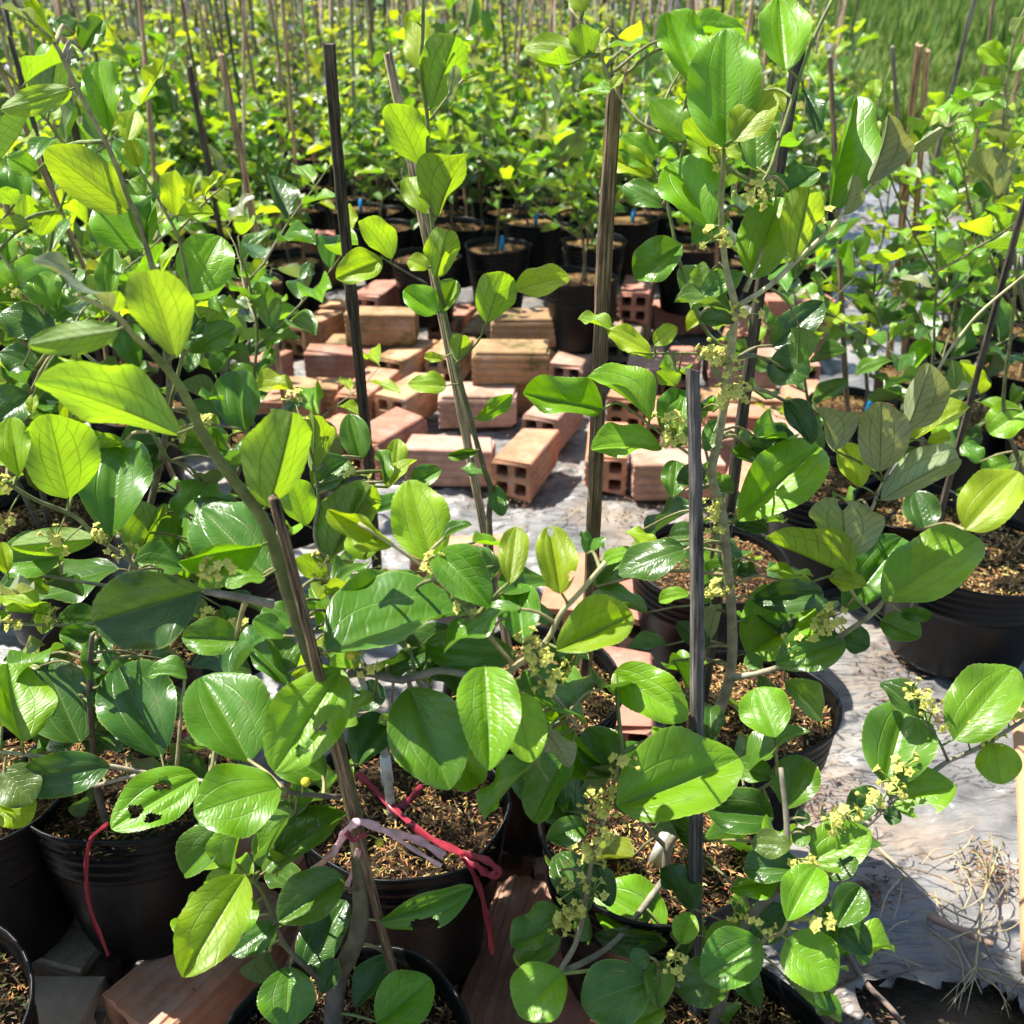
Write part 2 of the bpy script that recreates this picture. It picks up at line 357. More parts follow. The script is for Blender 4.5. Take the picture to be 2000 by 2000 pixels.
def soil_mesh(seed):
    rng = random.Random(seed); mb = MB(); vs = [(0, 0, .02)]; fs = []; seg = 32; rings = 8
    for i in range(1, rings + 1):
        for k in range(seg):
            a = 2 * math.pi * k / seg; r = .93 * i / rings; vs.append((r * math.cos(a), r * math.sin(a), .03 * (1 - r * r) + rng.uniform(-.012, .012)))
    for k in range(seg): fs.append((0, 1 + k, 1 + (k + 1) % seg))
    for i in range(rings - 1):
        for k in range(seg): a = 1 + i * seg + k; b_ = 1 + i * seg + (k + 1) % seg; fs.append((a, a + seg, b_ + seg, b_))
    mb.add(vs, fs); return mb.mesh('soil', 'soil')
HC = [(.58, .40, .15), (.46, .29, .09), (.68, .52, .25), (.20, .10, .035), (.09, .045, .018), (.055, .03, .014), (.36, .21, .07), (.15, .075, .03), (.09, .08, .02)]
def flake(mb, rng, c, r0, up=.6, ln=None):
    ln = ln or rng.uniform(.006, .011); wd = ln * rng.uniform(.18, .32); a = rng.uniform(0, 6.3); t = rng.uniform(-.5, .5)
    d = Vector((math.cos(a) * math.cos(t), math.sin(a) * math.cos(t), math.sin(t))); s = d.cross(Vector((rng.uniform(-up, up), rng.uniform(-up, up), 1))).normalized(); n = s.cross(d); col_ = r0
    h = n * wd * .45
    mb.add([c - d * ln / 2, c - s * wd / 2 - d * ln * .1, c + h, c + s * wd / 2 + d * ln * .05, c + d * ln / 2], [(0, 1, 2), (0, 2, 3), (1, 4, 2), (2, 4, 3)], tuple(q * rng.uniform(.75, 1.2) for q in col_))
def husk_mesh(seed, n, big=1.0):
    rng = random.Random(seed); mb = MB(); pa = rng.uniform(0, 6.3)
    for k in range(n):
        r = math.sqrt(rng.random()) * .097; a = rng.uniform(0, 6.3); x, y = r * math.cos(a), r * math.sin(a)
        dense = .5 + .5 * math.sin(x * 38 + pa) * math.cos(y * 33 + pa * 2)
        c = rng.choice(HC[:3] + HC[6:7]) if rng.random() < .12 + .75 * dense ** 1.5 else rng.choice(HC[3:])
        flake(mb, rng, Vector((x, y, .004 + .006 * (1 - (r / .1) ** 2) + rng.uniform(0, .005) * big)), c, .6, rng.uniform(.0045, .0095) * big)
    return mb.mesh('rice_husk', 'husk', False)
SOIL = [soil_mesh(i) for i in range(2)]; HUSK = [husk_mesh(i, 2600) for i in range(3)]; HUSKF = [husk_mesh(9, 330, 1.5)]
def add_pot(root, D, H, v, rz=0, far=False):
    m = Matrix.Rotation(rz, 4, 'Z')
    obj('pot', POT[v], root, m @ Matrix.Diagonal((D / 2, D / 2, H, 1)))
    so_ = obj('soil', SOIL[v % 2], root, m @ Matrix.Translation((0, 0, H * .86)) @ Matrix.Diagonal((D / 2, D / 2, D / 2, 1)))
    k = D / 2 / .105
    obj('rice_husk', (HUSKF[0] if far else HUSK[v % 3]), root, m @ Matrix.Translation((0, 0, H * .86 + .002)) @ Matrix.Diagonal((k, k, 1, 1)), kind='stuff')

# ------------------------------------------------------------------ setting: ground, film, grass
mb = MB(); S = 90; mb.add([(-S, -S, -.04), (S, -S, -.04), (S, S, -.04), (-S, S, -.04)], [(0, 1, 2, 3)]); obj('ground', mb.mesh('ground', 'ground', False), kind='structure')
def vnoise(x, y, seed):
    rs = np.random.RandomState(seed); T = rs.rand(256, 256); xi = np.floor(x).astype(int); yi = np.floor(y).astype(int); fx = x - xi; fy = y - yi
    fx = fx * fx * (3 - 2 * fx); fy = fy * fy * (3 - 2 * fy); g = lambda a, b_: T[a % 256, b_ % 256]
    return (g(xi, yi) * (1 - fx) + g(xi + 1, yi) * fx) * (1 - fy) + (g(xi, yi + 1) * (1 - fx) + g(xi + 1, yi + 1) * fx) * fy
xs = np.concatenate([np.arange(-5, -.8, .06), np.arange(-.8, 1.5, .008), np.arange(1.5, 4.2, .05)])
ys = np.concatenate([np.arange(-.4, .3, .04), np.arange(.3, 2.4, .008), np.arange(2.4, 7.2, .04)])
XX, YY = np.meshgrid(xs, ys)
wx = XX + .10 * vnoise(XX * 5, YY * 5, 1); wy = YY + .10 * vnoise(XX * 5 + 9, YY * 5, 2)
rid = lambda q: 1 - np.abs(2 * q - 1)
ZZ = .012 * (vnoise(wx * 6, wy * 6, 3) - .5) + .016 * rid(vnoise(wx * 5 + wy * 3, wy * 17 - wx * 10, 4)) ** 2 + .006 * rid(vnoise(wx * 26 - wy * 8, wy * 47 + wx * 14, 5)) ** 2 + .0010 * rid(vnoise(wx * 50 + wy * 30, wy * 80 - wx * 20, 6)) ** 2
ZZ = ZZ - .026
hole = G(1850, 1985); hx, hy = hole.x, hole.y
def hole_d(X, Y): return np.sqrt(((X - hx) / .085) ** 2 + ((Y - hy) / .042) ** 2) + .55 * (vnoise(X * 28, Y * 28, 8) - .5)
HD = hole_d(XX, YY); ZZ = ZZ + .022 * np.exp(-((HD - 1.1) / .22) ** 2)
ny, nx = XX.shape; idx = np.arange(ny * nx).reshape(ny, nx)
quads = np.stack([idx[:-1, :-1], idx[:-1, 1:], idx[1:, 1:], idx[1:, :-1]], -1).reshape(-1, 4)
for _ in range(4):
    kq = quads[((HD[:-1, :-1] + HD[1:, 1:]).reshape(-1) / 2) > 1.0]; use = np.zeros(ny * nx, bool); use[kq.ravel()] = True; use = use.reshape(ny, nx); cur = hole_d(XX, YY); bad = use & (cur < 1.0)
    dx, dy = XX - hx, YY - hy; rr_ = np.maximum(np.sqrt(dx * dx + dy * dy), 1e-6); mv = np.where(bad, (1.0 - cur) * .05, 0); XX = XX + dx / rr_ * mv; YY = YY + dy / rr_ * mv
HC_ = (HD[:-1, :-1] + HD[1:, 1:]).reshape(-1) / 2; quads = quads[HC_ > 1.0]
me = bpy.data.meshes.new('plastic_ground_sheet'); me.from_pydata(np.stack([XX, YY, ZZ], -1).reshape(-1, 3).tolist(), [], quads.tolist())
me.polygons.foreach_set('use_smooth', [True] * len(me.polygons)); me.materials.append(M['sheet']); me.update()
obj('plastic_ground_sheet', me, kind='structure')
def grass_stuff():
    rng = random.Random(5); mb = MB()
    for k in range(60000):
        y = 5.0 + 10 * rng.random() ** 1.3; x = rng.uniform(.2 * y, .60 * y) if rng.random() < .72 else rng.uniform(-.58 * y, .3 * y)
        e = .335 * y + .36
        if y < 6.9 and x < e: continue
        if x < .24 * y + .2 and y < 9.7: continue
        if abs(x - (.22 * y + 1.45)) < .22 and rng.random() < .75: continue
        pt = math.sin(x * 2.3 + math.sin(y * 1.7) * 2) * math.cos(y * 1.9 + x)
        if pt < -.55 and rng.random() < .7: continue
        h = rng.uniform(.06, .24) * (1.2 + .6 * pt); a = rng.uniform(0, 6.3); d = Vector((math.cos(a), math.sin(a), 0)); ww = rng.uniform(.006, .014); l = rng.uniform(.1, .7) * h
        s = Vector((-d.y, d.x, 0)) * ww; b0 = Vector((x, y, -.045)); c = rng.choice([(.10, .19, .02), (.15, .25, .03), (.06, .13, .02), (.22, .27, .06)])
        mb.add([b0 - s, b0 + s, b0 + d * l * .4 + Vector((0, 0, h * .65)) + s * .7, b0 + d * l * .4 + Vector((0, 0, h * .65)) - s * .7, b0 + d * l + Vector((0, 0, h))], [(0, 1, 2, 3), (3, 2, 4)], c)
    for k in range(9000):
        y = rng.uniform(13, 40); x = rng.uniform(.1 * y, .62 * y); h = rng.uniform(.25, .6); a = rng.uniform(0, 6.3); d = Vector((math.cos(a), math.sin(a), 0)); s = Vector((-d.y, d.x, 0)) * rng.uniform(.02, .05); b0 = Vector((x, y, -.045)); c = rng.choice([(.10, .19, .02), (.15, .25, .03), (.05, .12, .02), (.20, .25, .06)])
        mb.add([b0 - s, b0 + s, b0 + d * h * .3 + Vector((0, 0, h))], [(0, 1, 2)], c)
    obj('grass', mb.mesh('grass', 'grass', False), kind='stuff', label='sunlit green grass growing beyond the edge of the plastic sheet', cat='grass')
grass_stuff()

# ------------------------------------------------------------------ bricks
BL, BW, BH = .19, .09, .09
def brick_mesh(kind, seed=0):
    h = BW / 2; o = []; n = 5; gr = .0022
    def side(p, q, nrm):
        pts = []
        for k in range(n):
            t = (k + .5) / n; dt = .035
            for (tt, dd) in ((t - dt - .02, 0), (t - dt, gr), (t + dt, gr), (t + dt + .02, 0)): pts.append((p[0] + (q[0] - p[0]) * tt - nrm[0] * dd, p[1] + (q[1] - p[1]) * tt - nrm[1] * dd))
        return pts
    ch = .003; cs = [(-h, -h), (h, -h), (h, h), (-h, h)]; nr = [(0, -1), (1, 0), (0, 1), (-1, 0)]
    for k in range(4):
        p, q = cs[k], cs[(k + 1) % 4]; dx, dy = (q[0] - p[0]) / BW, (q[1] - p[1]) / BW
        o.append((p[0] + dx * ch, p[1] + dy * ch))
        if k in (1, 3) or kind == 1: o += side(p, q, nr[k])
        o.append((q[0] - dx * ch, q[1] - dy * ch))
    holes = []; hw = .0135
    for sx in (-1, 1):
        for sy in (-1, 1):
            cx, cy = sx * .0205, sy * .0205; c2 = .004
            holes.append([(cx - hw + c2, cy - hw), (cx - hw, cy - hw + c2), (cx - hw, cy + hw - c2), (cx - hw + c2, cy + hw), (cx + hw - c2, cy + hw), (cx + hw, cy + hw - c2), (cx + hw, cy - hw + c2), (cx + hw - c2, cy - hw)])
    loops = [o] + holes; flat = [p for l in loops for p in l]; tris = geometry.tessellate_polygon([[Vector((x, y, 0)) for x, y in l] for l in loops]); N = len(flat)
    vs = [(-BL / 2, x, y) for x, y in flat] + [(BL / 2, x, y) for x, y in flat]; fs = []
    for t in tris: fs.append((t[0], t[1], t[2])); fs.append((t[2] + N, t[1] + N, t[0] + N))
    s = 0
    for l in loops:
        m_ = len(l)
        for k in range(m_): fs.append((s + k, s + (k + 1) % m_, s + (k + 1) % m_ + N, s + k + N))
        s += m_
    rg = random.Random(seed + 50); vs = [list(v) for v in vs]
    for v in vs: v[0] += rg.uniform(-.0008, .0008)
    for k in range(5):
        cx, cy, cz = rg.choice((-1, 1)) * BL / 2, rg.choice((-1, 1)) * h, rg.choice((-1, 1)) * h; rad = rg.uniform(.010, .024)
        for i, v in enumerate(vs):
            if i % N >= len(o): continue
            d = math.sqrt((v[0] - cx) ** 2 + (v[1] - cy) ** 2 + (v[2] - cz) ** 2)
            if d < rad: q = (1 - d / rad) * rad * .55; v[0] -= math.copysign(q, cx); v[1] -= math.copysign(q * .45, cy); v[2] -= math.copysign(q * .45, cz)
    mb = MB(); mb.add(vs, fs); me_ = mb.mesh('hollow_brick', 'brick', False)
    import bmesh
    bm = bmesh.new(); bm.from_mesh(me_); bmesh.ops.recalc_face_normals(bm, faces=bm.faces); bm.to_mesh(me_); bm.free(); return me_
BRICK = [brick_mesh(0), brick_mesh(1), brick_mesh(0, 3), brick_mesh(0, 5), brick_mesh(0, 8)]
BC = {'o': (.50, .235, .14, .45), 'r': (.42, .19, .135, .4), 'p': (.50, .29, .22, .5), 'm': (.36, .225, .115, 1.0), 'g': (.33, .25, .18, .8), 't': (.55, .30, .16, .7)}
BTXT = {'o': ('bright orange hollow clay brick', ), 'r': ('dark red hollow clay brick', ), 'p': ('pinkish hollow clay brick', ), 'm': ('mossy green-stained hollow clay brick', ), 'g': ('grey-brown weathered hollow clay brick', ), 't': ('tan moss-flecked hollow clay brick', )}
placed = []
def brick(px, py, yaw, c='o', lev=0, where='in the loose brick patch', grp='bricks of the loose patch', world=None, v=0, tag=None):
    zt = BH * (lev + 1); p = Vector(world) if world else G(px, py, zt); rng = random.Random(int(p.x * 1e4) + int(p.y * 1e4) * 7)
    ya = R(yaw + rng.uniform(-2, 2))
    for it in range(30):                                    # keep loose bricks from overlapping
        mv = Vector((0, 0, 0))
        for (q, yb, lv) in placed:
            if lv != lev: continue
            d = p - q; d.z = 0
            if d.length > .22: continue
            best = None
            for ang in (ya, ya + math.pi / 2, yb, yb + math.pi / 2):
                ax = Vector((math.cos(ang), math.sin(ang), 0))
                ext = sum(abs(math.cos(ang - t)) * BL / 2 + abs(math.sin(ang - t)) * BW / 2 for t in (ya, yb)) - abs(d.dot(ax)) + .003
                if best is None or ext < best[0]: best = (ext, ax * (1 if d.dot(ax) >= 0 else -1))
            if best[0] > 0: mv += best[1] * best[0]
        if mv.length < 1e-5: break
        p = p + mv
    placed.append((p.copy(), ya, lev)); cc = BC[c]; s = rng.uniform(.88, 1.12)
    obj('hollow_brick', BRICK[v if v else rng.choice((0, 2, 3, 4))], None, Matrix.Translation((p.x, p.y, zt - BH / 2)) @ Matrix.Rotation(ya, 4, 'Z'), (cc[0] * s, cc[1] * s, cc[2] * s, cc[3]),
        label=tag or (BTXT[c][0] + ' ' + where), cat='brick', group=None if tag else grp + ', ' + c)
c5 = lambda x, y: (600 + x / 2.76, 500 + y / 2.76)
for (x, y, yaw, c, lev) in [(1180, 1010, 68, 'o', 0), (1620, 985, 84, 'o', 0), (1990, 1075, 0, 'p', 0), (770, 1000, -3, 'p', 0), (430, 905, 58, 'r', 0), (110, 925, 58, 'o', 0),
        (920, 712, -2, 'p', 0), (555, 690, 62, 't', 0), (325, 672, 70, 'o', 0), (120, 692, -4, 't', 0), (535, 495, 64, 't', 0), (755, 470, 72, 't', 0), (1100, 478, 0, 'm', 1),
        (1330, 790, 66, 'p', 0), (1440, 520, 76, 'p', 0), (1820, 545, 80, 'p', 0), (1750, 690, 74, 'o', 0), (400, 288, 0, 'm', 1), (370, 168, 76, 'r', 1), (790, 300, 70, 'r', 0),
        (950, 345, 76, 'm', 0), (1180, 305, 0, 'm', 1), (1780, 152, 80, 'r', 1), (300, 488, 0, 'r', 0), (840, 1560, 8, 'o', 0), (1425, 1740, 82, 'o', 0), (1720, 1780, 76, 'r', 0)]:
    q = c5(x, y)
    if lev: g0 = G(q[0], q[1], BH * 2); brick(0, 0, yaw, 'm', 0, world=(g0.x, g0.y, 0))
    brick(q[0], q[1], yaw, c, lev)
for (x, y, yaw, c, lev) in [(1450, 690, 2, 'p', 0), (1550, 690, 84, 'r', 0), (1570, 765, 82, 'o', 0), (1540, 838, 70, 'p', 0), (1480, 770, 0, 't', 0), (1490, 815, -6, 'o', 0), (1330, 590, 0, 'r', 0), (1560, 578, 0, 'r', 1),
        (1450, 630, 76, 'o', 0), (1540, 628, 0, 'r', 0), (1400, 880, 20, 'p', 0), (560, 745, -4, 'o', 0), (500, 700, 64, 'r', 0), (628, 452, 0, 'r', 1), (610, 620, 60, 't', 0), (1230, 640, 78, 'g', 0), (1390, 700, 74, 'r', 0), (1260, 590, 0, 'm', 0), (690, 590, -3, 't', 0), (1010, 625, 76, 'r', 0), (1330, 820, 78, 'o', 0), (1445, 930, 70, 'o', 0)]:
    if lev: g0 = G(x, y, BH * 2); brick(0, 0, yaw, 'm', 0, world=(g0.x, g0.y, 0))
    brick(x, y, yaw, c, lev)

# ------------------------------------------------------------------ stakes
def stake_mesh(seed):
    rng = random.Random(seed); mb = MB(); n = 34; vs = []; fs = []; sq = [(-1, -.55), (-.6, -.8), (.6, -.8), (1, -.5), (1, .5), (.55, .8), (-.6, .78), (-1, .5)]
    x0 = y0 = 0; p1, p2 = rng.uniform(0, 6), rng.uniform(0, 6); node = rng.uniform(.3, .7)
    for i in range(n):
        t = i / (n - 1); s = 1 - .12 * t + .05 * rng.uniform(-1, 1) + .25 * math.exp(-((t - node) / .007) ** 2); x0 = .55 * math.sin(t * 5 + p1) * t; y0 = .5 * math.sin(t * 4 + p2) * t
        for (a, b_) in sq: vs.append((a * s + x0 + rng.uniform(-.06, .06), b_ * s + y0 + rng.uniform(-.06, .06), t))
    for i in range(n - 1):
        for k in range(8): a = i * 8 + k; b_ = i * 8 + (k + 1) % 8; fs.append((a, b_, b_ + 8, a + 8))
    for k in range(8): vs[(n - 1) * 8 + k] = vs[(n - 1) * 8 + k][:2] + (1 + rng.uniform(-.004, .004),)
    fs.append(tuple(range(8))[::-1]); fs.append(tuple((n - 1) * 8 + k for k in range(8))); mb.add(vs, fs); return mb.mesh('bamboo_stake', 'stake', False)
STAKE = [stake_mesh(i) for i in range(5)]
SC = {'dark': (.06, .052, .042, 1), 'black': (.085, .082, .08, 1), 'grey': (.20, .19, .18, 1), 'tan': (.36, .25, .16, 1), 'brown': (.16, .115, .075, 1), 'pale': (.42, .33, .23, 1)}
def stake(base, top, wmm, c, label, group=None, v=0, twist=0.0):
    d = top - base; q = d.to_track_quat('Z', 'Y').to_matrix().to_4x4()
    # object coordinates of the grain stay in metres: scale only across
    r = wmm / 2000
    return obj('bamboo_stake', STAKE[v], None, Matrix.Translation(base) @ q @ Matrix.Rotation(twist, 4, 'Z') @ Matrix.Diagonal((r, r, d.length, 1)), SC[c], label=label, cat='stake', group=group)
def stake_px(t, Zt, b_, Zb, wmm, c, label, z_end=.2, v=0, twist=0.0):
    A, B = P(t[0], t[1], Zt), P(b_[0], b_[1], Zb); d = B - A
    if B.z > z_end: B = A + d * ((z_end - A.z) / d.z)
    return stake(B, A, wmm, c, label, None, v, twist)

# ------------------------------------------------------------------ hero saplings
SPECS = {}
def sapling(pot_px, zr, Dpx, H=.20, base_z=None, label='', v=0, rz=0.0, D=None):
    c = G(pot_px[0], pot_px[1], zr); Z = depth(c); DD = D or Dpx * Z / 2000; z0 = zr - H
    root = obj('potted_sapling', None, None, Matrix.Translation((c.x, c.y, z0)), label=label, cat='potted plant')
    add_pot(root, DD, H, v, rz)
    return dict(root=root, org=Vector((c.x, c.y, z0)), base=Vector((c.x, c.y, z0 + H * .86)), D=DD, H=H, stems=[], mb=MB(), n=0)
BARK = (.115, .088, .068); BARKG = (.27, .24, .17); TWIG = (.30, .26, .12); GREEN = (.16, .20, .05); PALE = (.42, .40, .20)
def stem(pl, pts, Z0, Z1, r0, r1, c0=BARK, c1=GREEN, from_base=None, per=5):
    """pts: pixels, listed from low to high; depth runs from Z0 to Z1 along them; radii in mm"""
    L = [0]
    for a, b_ in zip(pts, pts[1:]): L.append(L[-1] + math.hypot(b_[0] - a[0], b_[1] - a[1]))
    W = [P(x, y, Z0 + (Z1 - Z0) * (l / max(L[-1], 1))) for (x, y), l in zip(pts, L)]
    if from_base is not None: W = [pl['base'] + Vector((from_base[0], from_base[1], -.02))] + W
    W = smooth_path(W, per); n = len(W); rng = random.Random(n * 31 + int(pts[0][0]))
    rad = [(r0 + (r1 - r0) * (i / (n - 1)) ** .75) / 1000 * (1 + rng.uniform(-.07, .07)) for i in range(n)]
    cs = [tuple(a + (b_ - a) * i / (n - 1) for a, b_ in zip(c0, c1)) for i in range(n)]
    pl['mb'].tube([w_ - pl['org'] for w_ in W], rad, 8, cs); pl['stems'] += W; return W
def nearest(pl, px, py):
    best = None
    for s in pl['stems']:
        a = pix(s); d = (a[0] - px) ** 2 + (a[1] - py) ** 2
        if best is None or d < best[0]: best = (d, s)
    return best[1]
def crop(ox, oy, k=2.76): return lambda x, y: (ox + x / k, oy + y / k)
def leaves(pl, cr, rows, k=2.76, dZ=0.0, pet=True):
    for row in rows:
        bx, by, tx, ty, wd, kind = row[:6]; opt = row[6] if len(row) > 6 else {}
        rng = random.Random(int(bx * 7 + by * 13 + tx * 3)); b2 = cr(bx, by); t2 = cr(tx, ty); wpx = wd / k; lpx = math.hypot(t2[0] - b2[0], t2[1] - b2[1])
        s = nearest(pl, *b2); Zb = depth(s) + dZ + opt.get('dz', rng.uniform(-.012, .004)); base = P(b2[0], b2[1], Zb); vd = (base - CAM).normalized(); up = Vector((0, 0, 1))
        jit = Vector((rng.uniform(-1, 1), rng.uniform(-1, 1), rng.uniform(-1, 1))) * .22
        if kind in 'up': n = (vd * .95 + up * .85 + jit * .6).normalized()
        else: n = (-vd + up * opt.get('up', .6) + jit).normalized()
        roll = opt.get('roll')
        asp = wpx / max(lpx, 1)
        if roll is None: roll = math.acos(min(1, max(.25, asp / .56))) * rng.choice((-1, 1)) * .8 if asp < .5 else 0
        tr_ = ray(*t2); den = tr_.dot(n); Zt = (base - CAM).dot(n) / den if abs(den) > .12 else Zb
        Zt = min(max(Zt, Zb - lpx * Zb / 2000 * .75), Zb + lpx * Zb / 2000 * .75); tip = P(t2[0], t2[1], Zt)
        Y = (tip - base).normalized(); n = (n - Y * n.dot(Y)).normalized(); n = Matrix.Rotation(roll, 3, Y) @ n
        X = Y.cross(n); pj = Vector((t2[0] - b2[0], t2[1] - b2[1])).normalized(); xi = Vector((X.x, -X.dot(UPV))); fac = abs(xi.x * -pj.y + xi.y * pj.x)
        width = wpx * Zb / 2000 / max(fac, .42); width = min(width, (tip - base).length * 1.05); width = max(width, .38 * (tip - base).length)
        me_ = opt.get('mesh') or rng.choice(LEAF if (asp < .5 or rng.random() < .5) else FLAT)
        obj('leaf', me_, pl['root'], leaf_matrix(base - pl['org'], tip - pl['org'], n, width), kcolor(kind, rng, 0)); pl['n'] += 1
        if pet and (s - base).length > .003:
            d = base - s; q = s + d * .5 + Vector((0, 0, 1)) * d.length * .08; r = .0008 + min(d.length, .1) * .011
            cc = TWIG if kind in 'md' else GREEN
            pl['mb'].tube([w_ - pl['org'] for w_ in smooth_path([s, q, base + Y * .002], 3)], [r * 1.25, r * 1.15, r * 1.05, r, r * .95, r * .9, r * .85], 6, [cc] * 7)
def flowers(pl, cr, spots, dZ=-.006, size=1.0, n=8):
    for i, q in enumerate(spots):
        a = cr(q[0], q[1]); s = nearest(pl, *a); at = P(a[0], a[1], depth(s) + dZ); d = (at - s)
        if d.length > .006: pl['mb'].tube([s - pl['org'], (s + at) / 2 - pl['org'] + Vector((0, 0, .001)), at - pl['org']], [.0008, .0007, .0006], 5, [GREEN] * 3)
        flower_cluster(pl['root'], pl['org'], at, int(q[0] * 3 + q[1]), size, n)
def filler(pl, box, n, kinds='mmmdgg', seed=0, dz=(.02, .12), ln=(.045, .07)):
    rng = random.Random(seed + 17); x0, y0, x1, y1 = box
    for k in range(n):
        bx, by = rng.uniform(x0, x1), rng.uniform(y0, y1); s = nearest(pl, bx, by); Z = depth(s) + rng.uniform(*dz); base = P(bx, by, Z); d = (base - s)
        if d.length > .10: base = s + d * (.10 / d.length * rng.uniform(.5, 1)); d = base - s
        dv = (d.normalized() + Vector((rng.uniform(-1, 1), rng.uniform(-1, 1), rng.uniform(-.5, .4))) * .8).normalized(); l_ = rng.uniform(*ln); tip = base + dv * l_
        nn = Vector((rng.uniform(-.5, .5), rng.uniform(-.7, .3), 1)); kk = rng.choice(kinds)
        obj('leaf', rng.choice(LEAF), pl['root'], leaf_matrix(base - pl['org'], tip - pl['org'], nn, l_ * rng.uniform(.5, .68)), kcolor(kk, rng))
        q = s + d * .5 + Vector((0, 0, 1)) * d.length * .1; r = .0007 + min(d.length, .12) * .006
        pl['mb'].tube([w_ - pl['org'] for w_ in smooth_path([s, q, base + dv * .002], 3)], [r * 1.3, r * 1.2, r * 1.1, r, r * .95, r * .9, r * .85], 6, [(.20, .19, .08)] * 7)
def finish(pl): obj('stem', pl['mb'].mesh('stem', 'stem'), pl['root'])

A_, B_, C3, D4, C5, C6 = crop(0, 0), crop(600, 0), crop(1300, 0), crop(0, 650), crop(600, 500), crop(1300, 650)
E7, E8, E9, ER = crop(0, 1300), crop(500, 1100), crop(1000, 1300), crop(1500, 1300)
F1 = lambda x, y: (x, y)

# --- L : crooked brown stem tied to a split stake
L = sapling((670, 2065), .29, 530, label='tall sapling with crooked brown trunk and large translucent yellow-green top leaves', v=0, rz=.4)
stem(L, [(655, 1940), (700, 1820), (703, 1700), (694, 1600), (665, 1480), (640, 1380), (600, 1270), (560, 1150), (533, 1060), (505, 1000), (450, 930), (400, 855), (375, 800), (345, 745), (300, 690)], .80, .545, 8.2, 2.0, BARK, (.17, .22, .045), from_base=(-.01, -.01))
stem(L, [(300, 690), (262, 655), (222, 612), (150, 575)], .545, .50, 2.0, 1.0, (.19, .22, .05), PALE)
stem(L, [(533, 1180), (470, 1167), (400, 1155)], .625, .60, 3.2, 2, BARKG, BARKG)
stem(L, [(655, 1318), (718, 1314), (783, 1328), (855, 1310), (920, 1318), (985, 1322)], .68, .66, 3, 2.3, BARK, BARKG)
stem(L, [(985, 1322), (1015, 1295), (1065, 1255), (1098, 1195), (1130, 1160), (1183, 1098)], .66, .63, 2.3, 1.6, TWIG, PALE)
stem(L, [(1035, 1305), (1080, 1355), (1127, 1418)], .66, .70, 1.6, 1.2, BARKG, BARKG)
stem(L, [(1005, 1300), (940, 1225), (870, 1145), (790, 1080), (700, 1022)], .66, .63, 1.7, 1.2, TWIG, PALE)
stem(L, [(665, 1557), (610, 1553), (560, 1548)], .71, .70, 2.2, 1.4, BARK, BARK)
stem(L, [(700, 1740), (660, 1730), (640, 1725)], .75, .74, 1.2, .8)
stem(L, [(640, 1930), (560, 1850), (525, 1770), (508, 1735), (480, 1710)], .78, .72, 2.2, 1.2, BARK, GREEN)
leaves(L, A_, [(950, 1930, 790, 1462, 330, 'u', {'mesh': FLAT[1]}), (640, 1780, 150, 1860, 130, 'u'), (600, 1670, 170, 1405, 95, 'p')])
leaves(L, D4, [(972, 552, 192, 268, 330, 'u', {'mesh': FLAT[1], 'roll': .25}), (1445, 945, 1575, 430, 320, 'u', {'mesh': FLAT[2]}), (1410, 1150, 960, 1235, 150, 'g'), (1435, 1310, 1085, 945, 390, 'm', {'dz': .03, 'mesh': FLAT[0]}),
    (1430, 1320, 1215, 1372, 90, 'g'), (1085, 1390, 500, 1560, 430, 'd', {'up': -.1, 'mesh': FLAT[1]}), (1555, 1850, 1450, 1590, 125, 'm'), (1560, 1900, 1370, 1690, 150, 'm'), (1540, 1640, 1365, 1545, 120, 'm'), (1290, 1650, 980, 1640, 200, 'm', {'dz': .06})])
leaves(L, E8, [(380, 470, 870, 60, 340, 'm', {'mesh': FLAT[2]}), (385, 480, 1160, 260, 340, 'm', {'dz': -.03, 'mesh': LEAF[2]}), (820, 672, 1045, 1222, 400, 'm', {'mesh': FLAT[1]}), (1232, 560, 1255, 1118, 335, 'g', {'dz': -.05, 'mesh': LEAF[2]}),
    (540, 1100, 700, 825, 230, 'd', {'dz': .03}), (1410, 500, 910, 440, 240, 'm', {'dz': .02}), (1425, 235, 1010, 490, 120, 'm'), (1620, 470, 2030, 275, 265, 'y'), (1440, 440, 1400, 115, 240, 'm', {'dz': .03}), (1400, 700, 1480, 1075, 250, 'g'),
    (1560, 900, 1690, 1100, 150, 'p'), (1170, 745, 925, 520, 160, 'd', {'dz': .04}), (620, 590, 905, 470, 130, 'd', {'dz': .03}), (665, 1932, 1170, 1745, 160, 'm', {'mesh': HOLED[2]})])
leaves(L, C5, [(675, 1648, 545, 1208, 310, 'y', {'mesh': FLAT[0]}), (705, 1600, 985, 1895, 250, 'm'), (470, 1555, 110, 1368, 120, 'y'), (310, 1640, 280, 1470, 190, 'y', {'dz': .03}), (1090, 1770, 1130, 1460, 165, 'y'), (1365, 1822, 1305, 1462, 225, 'y', {'mesh': HOLED[3]}), (730, 1520, 890, 1450, 60, 'm')])
leaves(L, E7, [(1842, 22, 1480, 572, 390, 'g', {'mesh': HOLED[1]}), (1345, 520, 1085, 62, 390, 'm', {'mesh': LEAF[2], 'dz': .03}), (1510, 660, 1045, 800, 350, 'g', {'mesh': FLAT[3]}), (1752, 605, 1470, 430, 230, 'm', {'dz': .03}),
    (1322, 1132, 985, 1682, 330, 'y', {'mesh': FLAT[1]}), (1380, 1270, 1212, 1440, 155, 'g'), (1420, 1120, 1872, 800, 240, 'm', {'dz': .02}), (1400, 1120, 1500, 880, 130, 'd', {'dz': .03}), (1850, 1135, 1500, 1380, 250, 'm'), (1640, 1640, 1865, 1265, 240, 'd', {'dz': .02}), (1485, 1390, 1250, 1560, 150, 'd'), (1560, 1620, 1540, 1960, 300, 'm')])
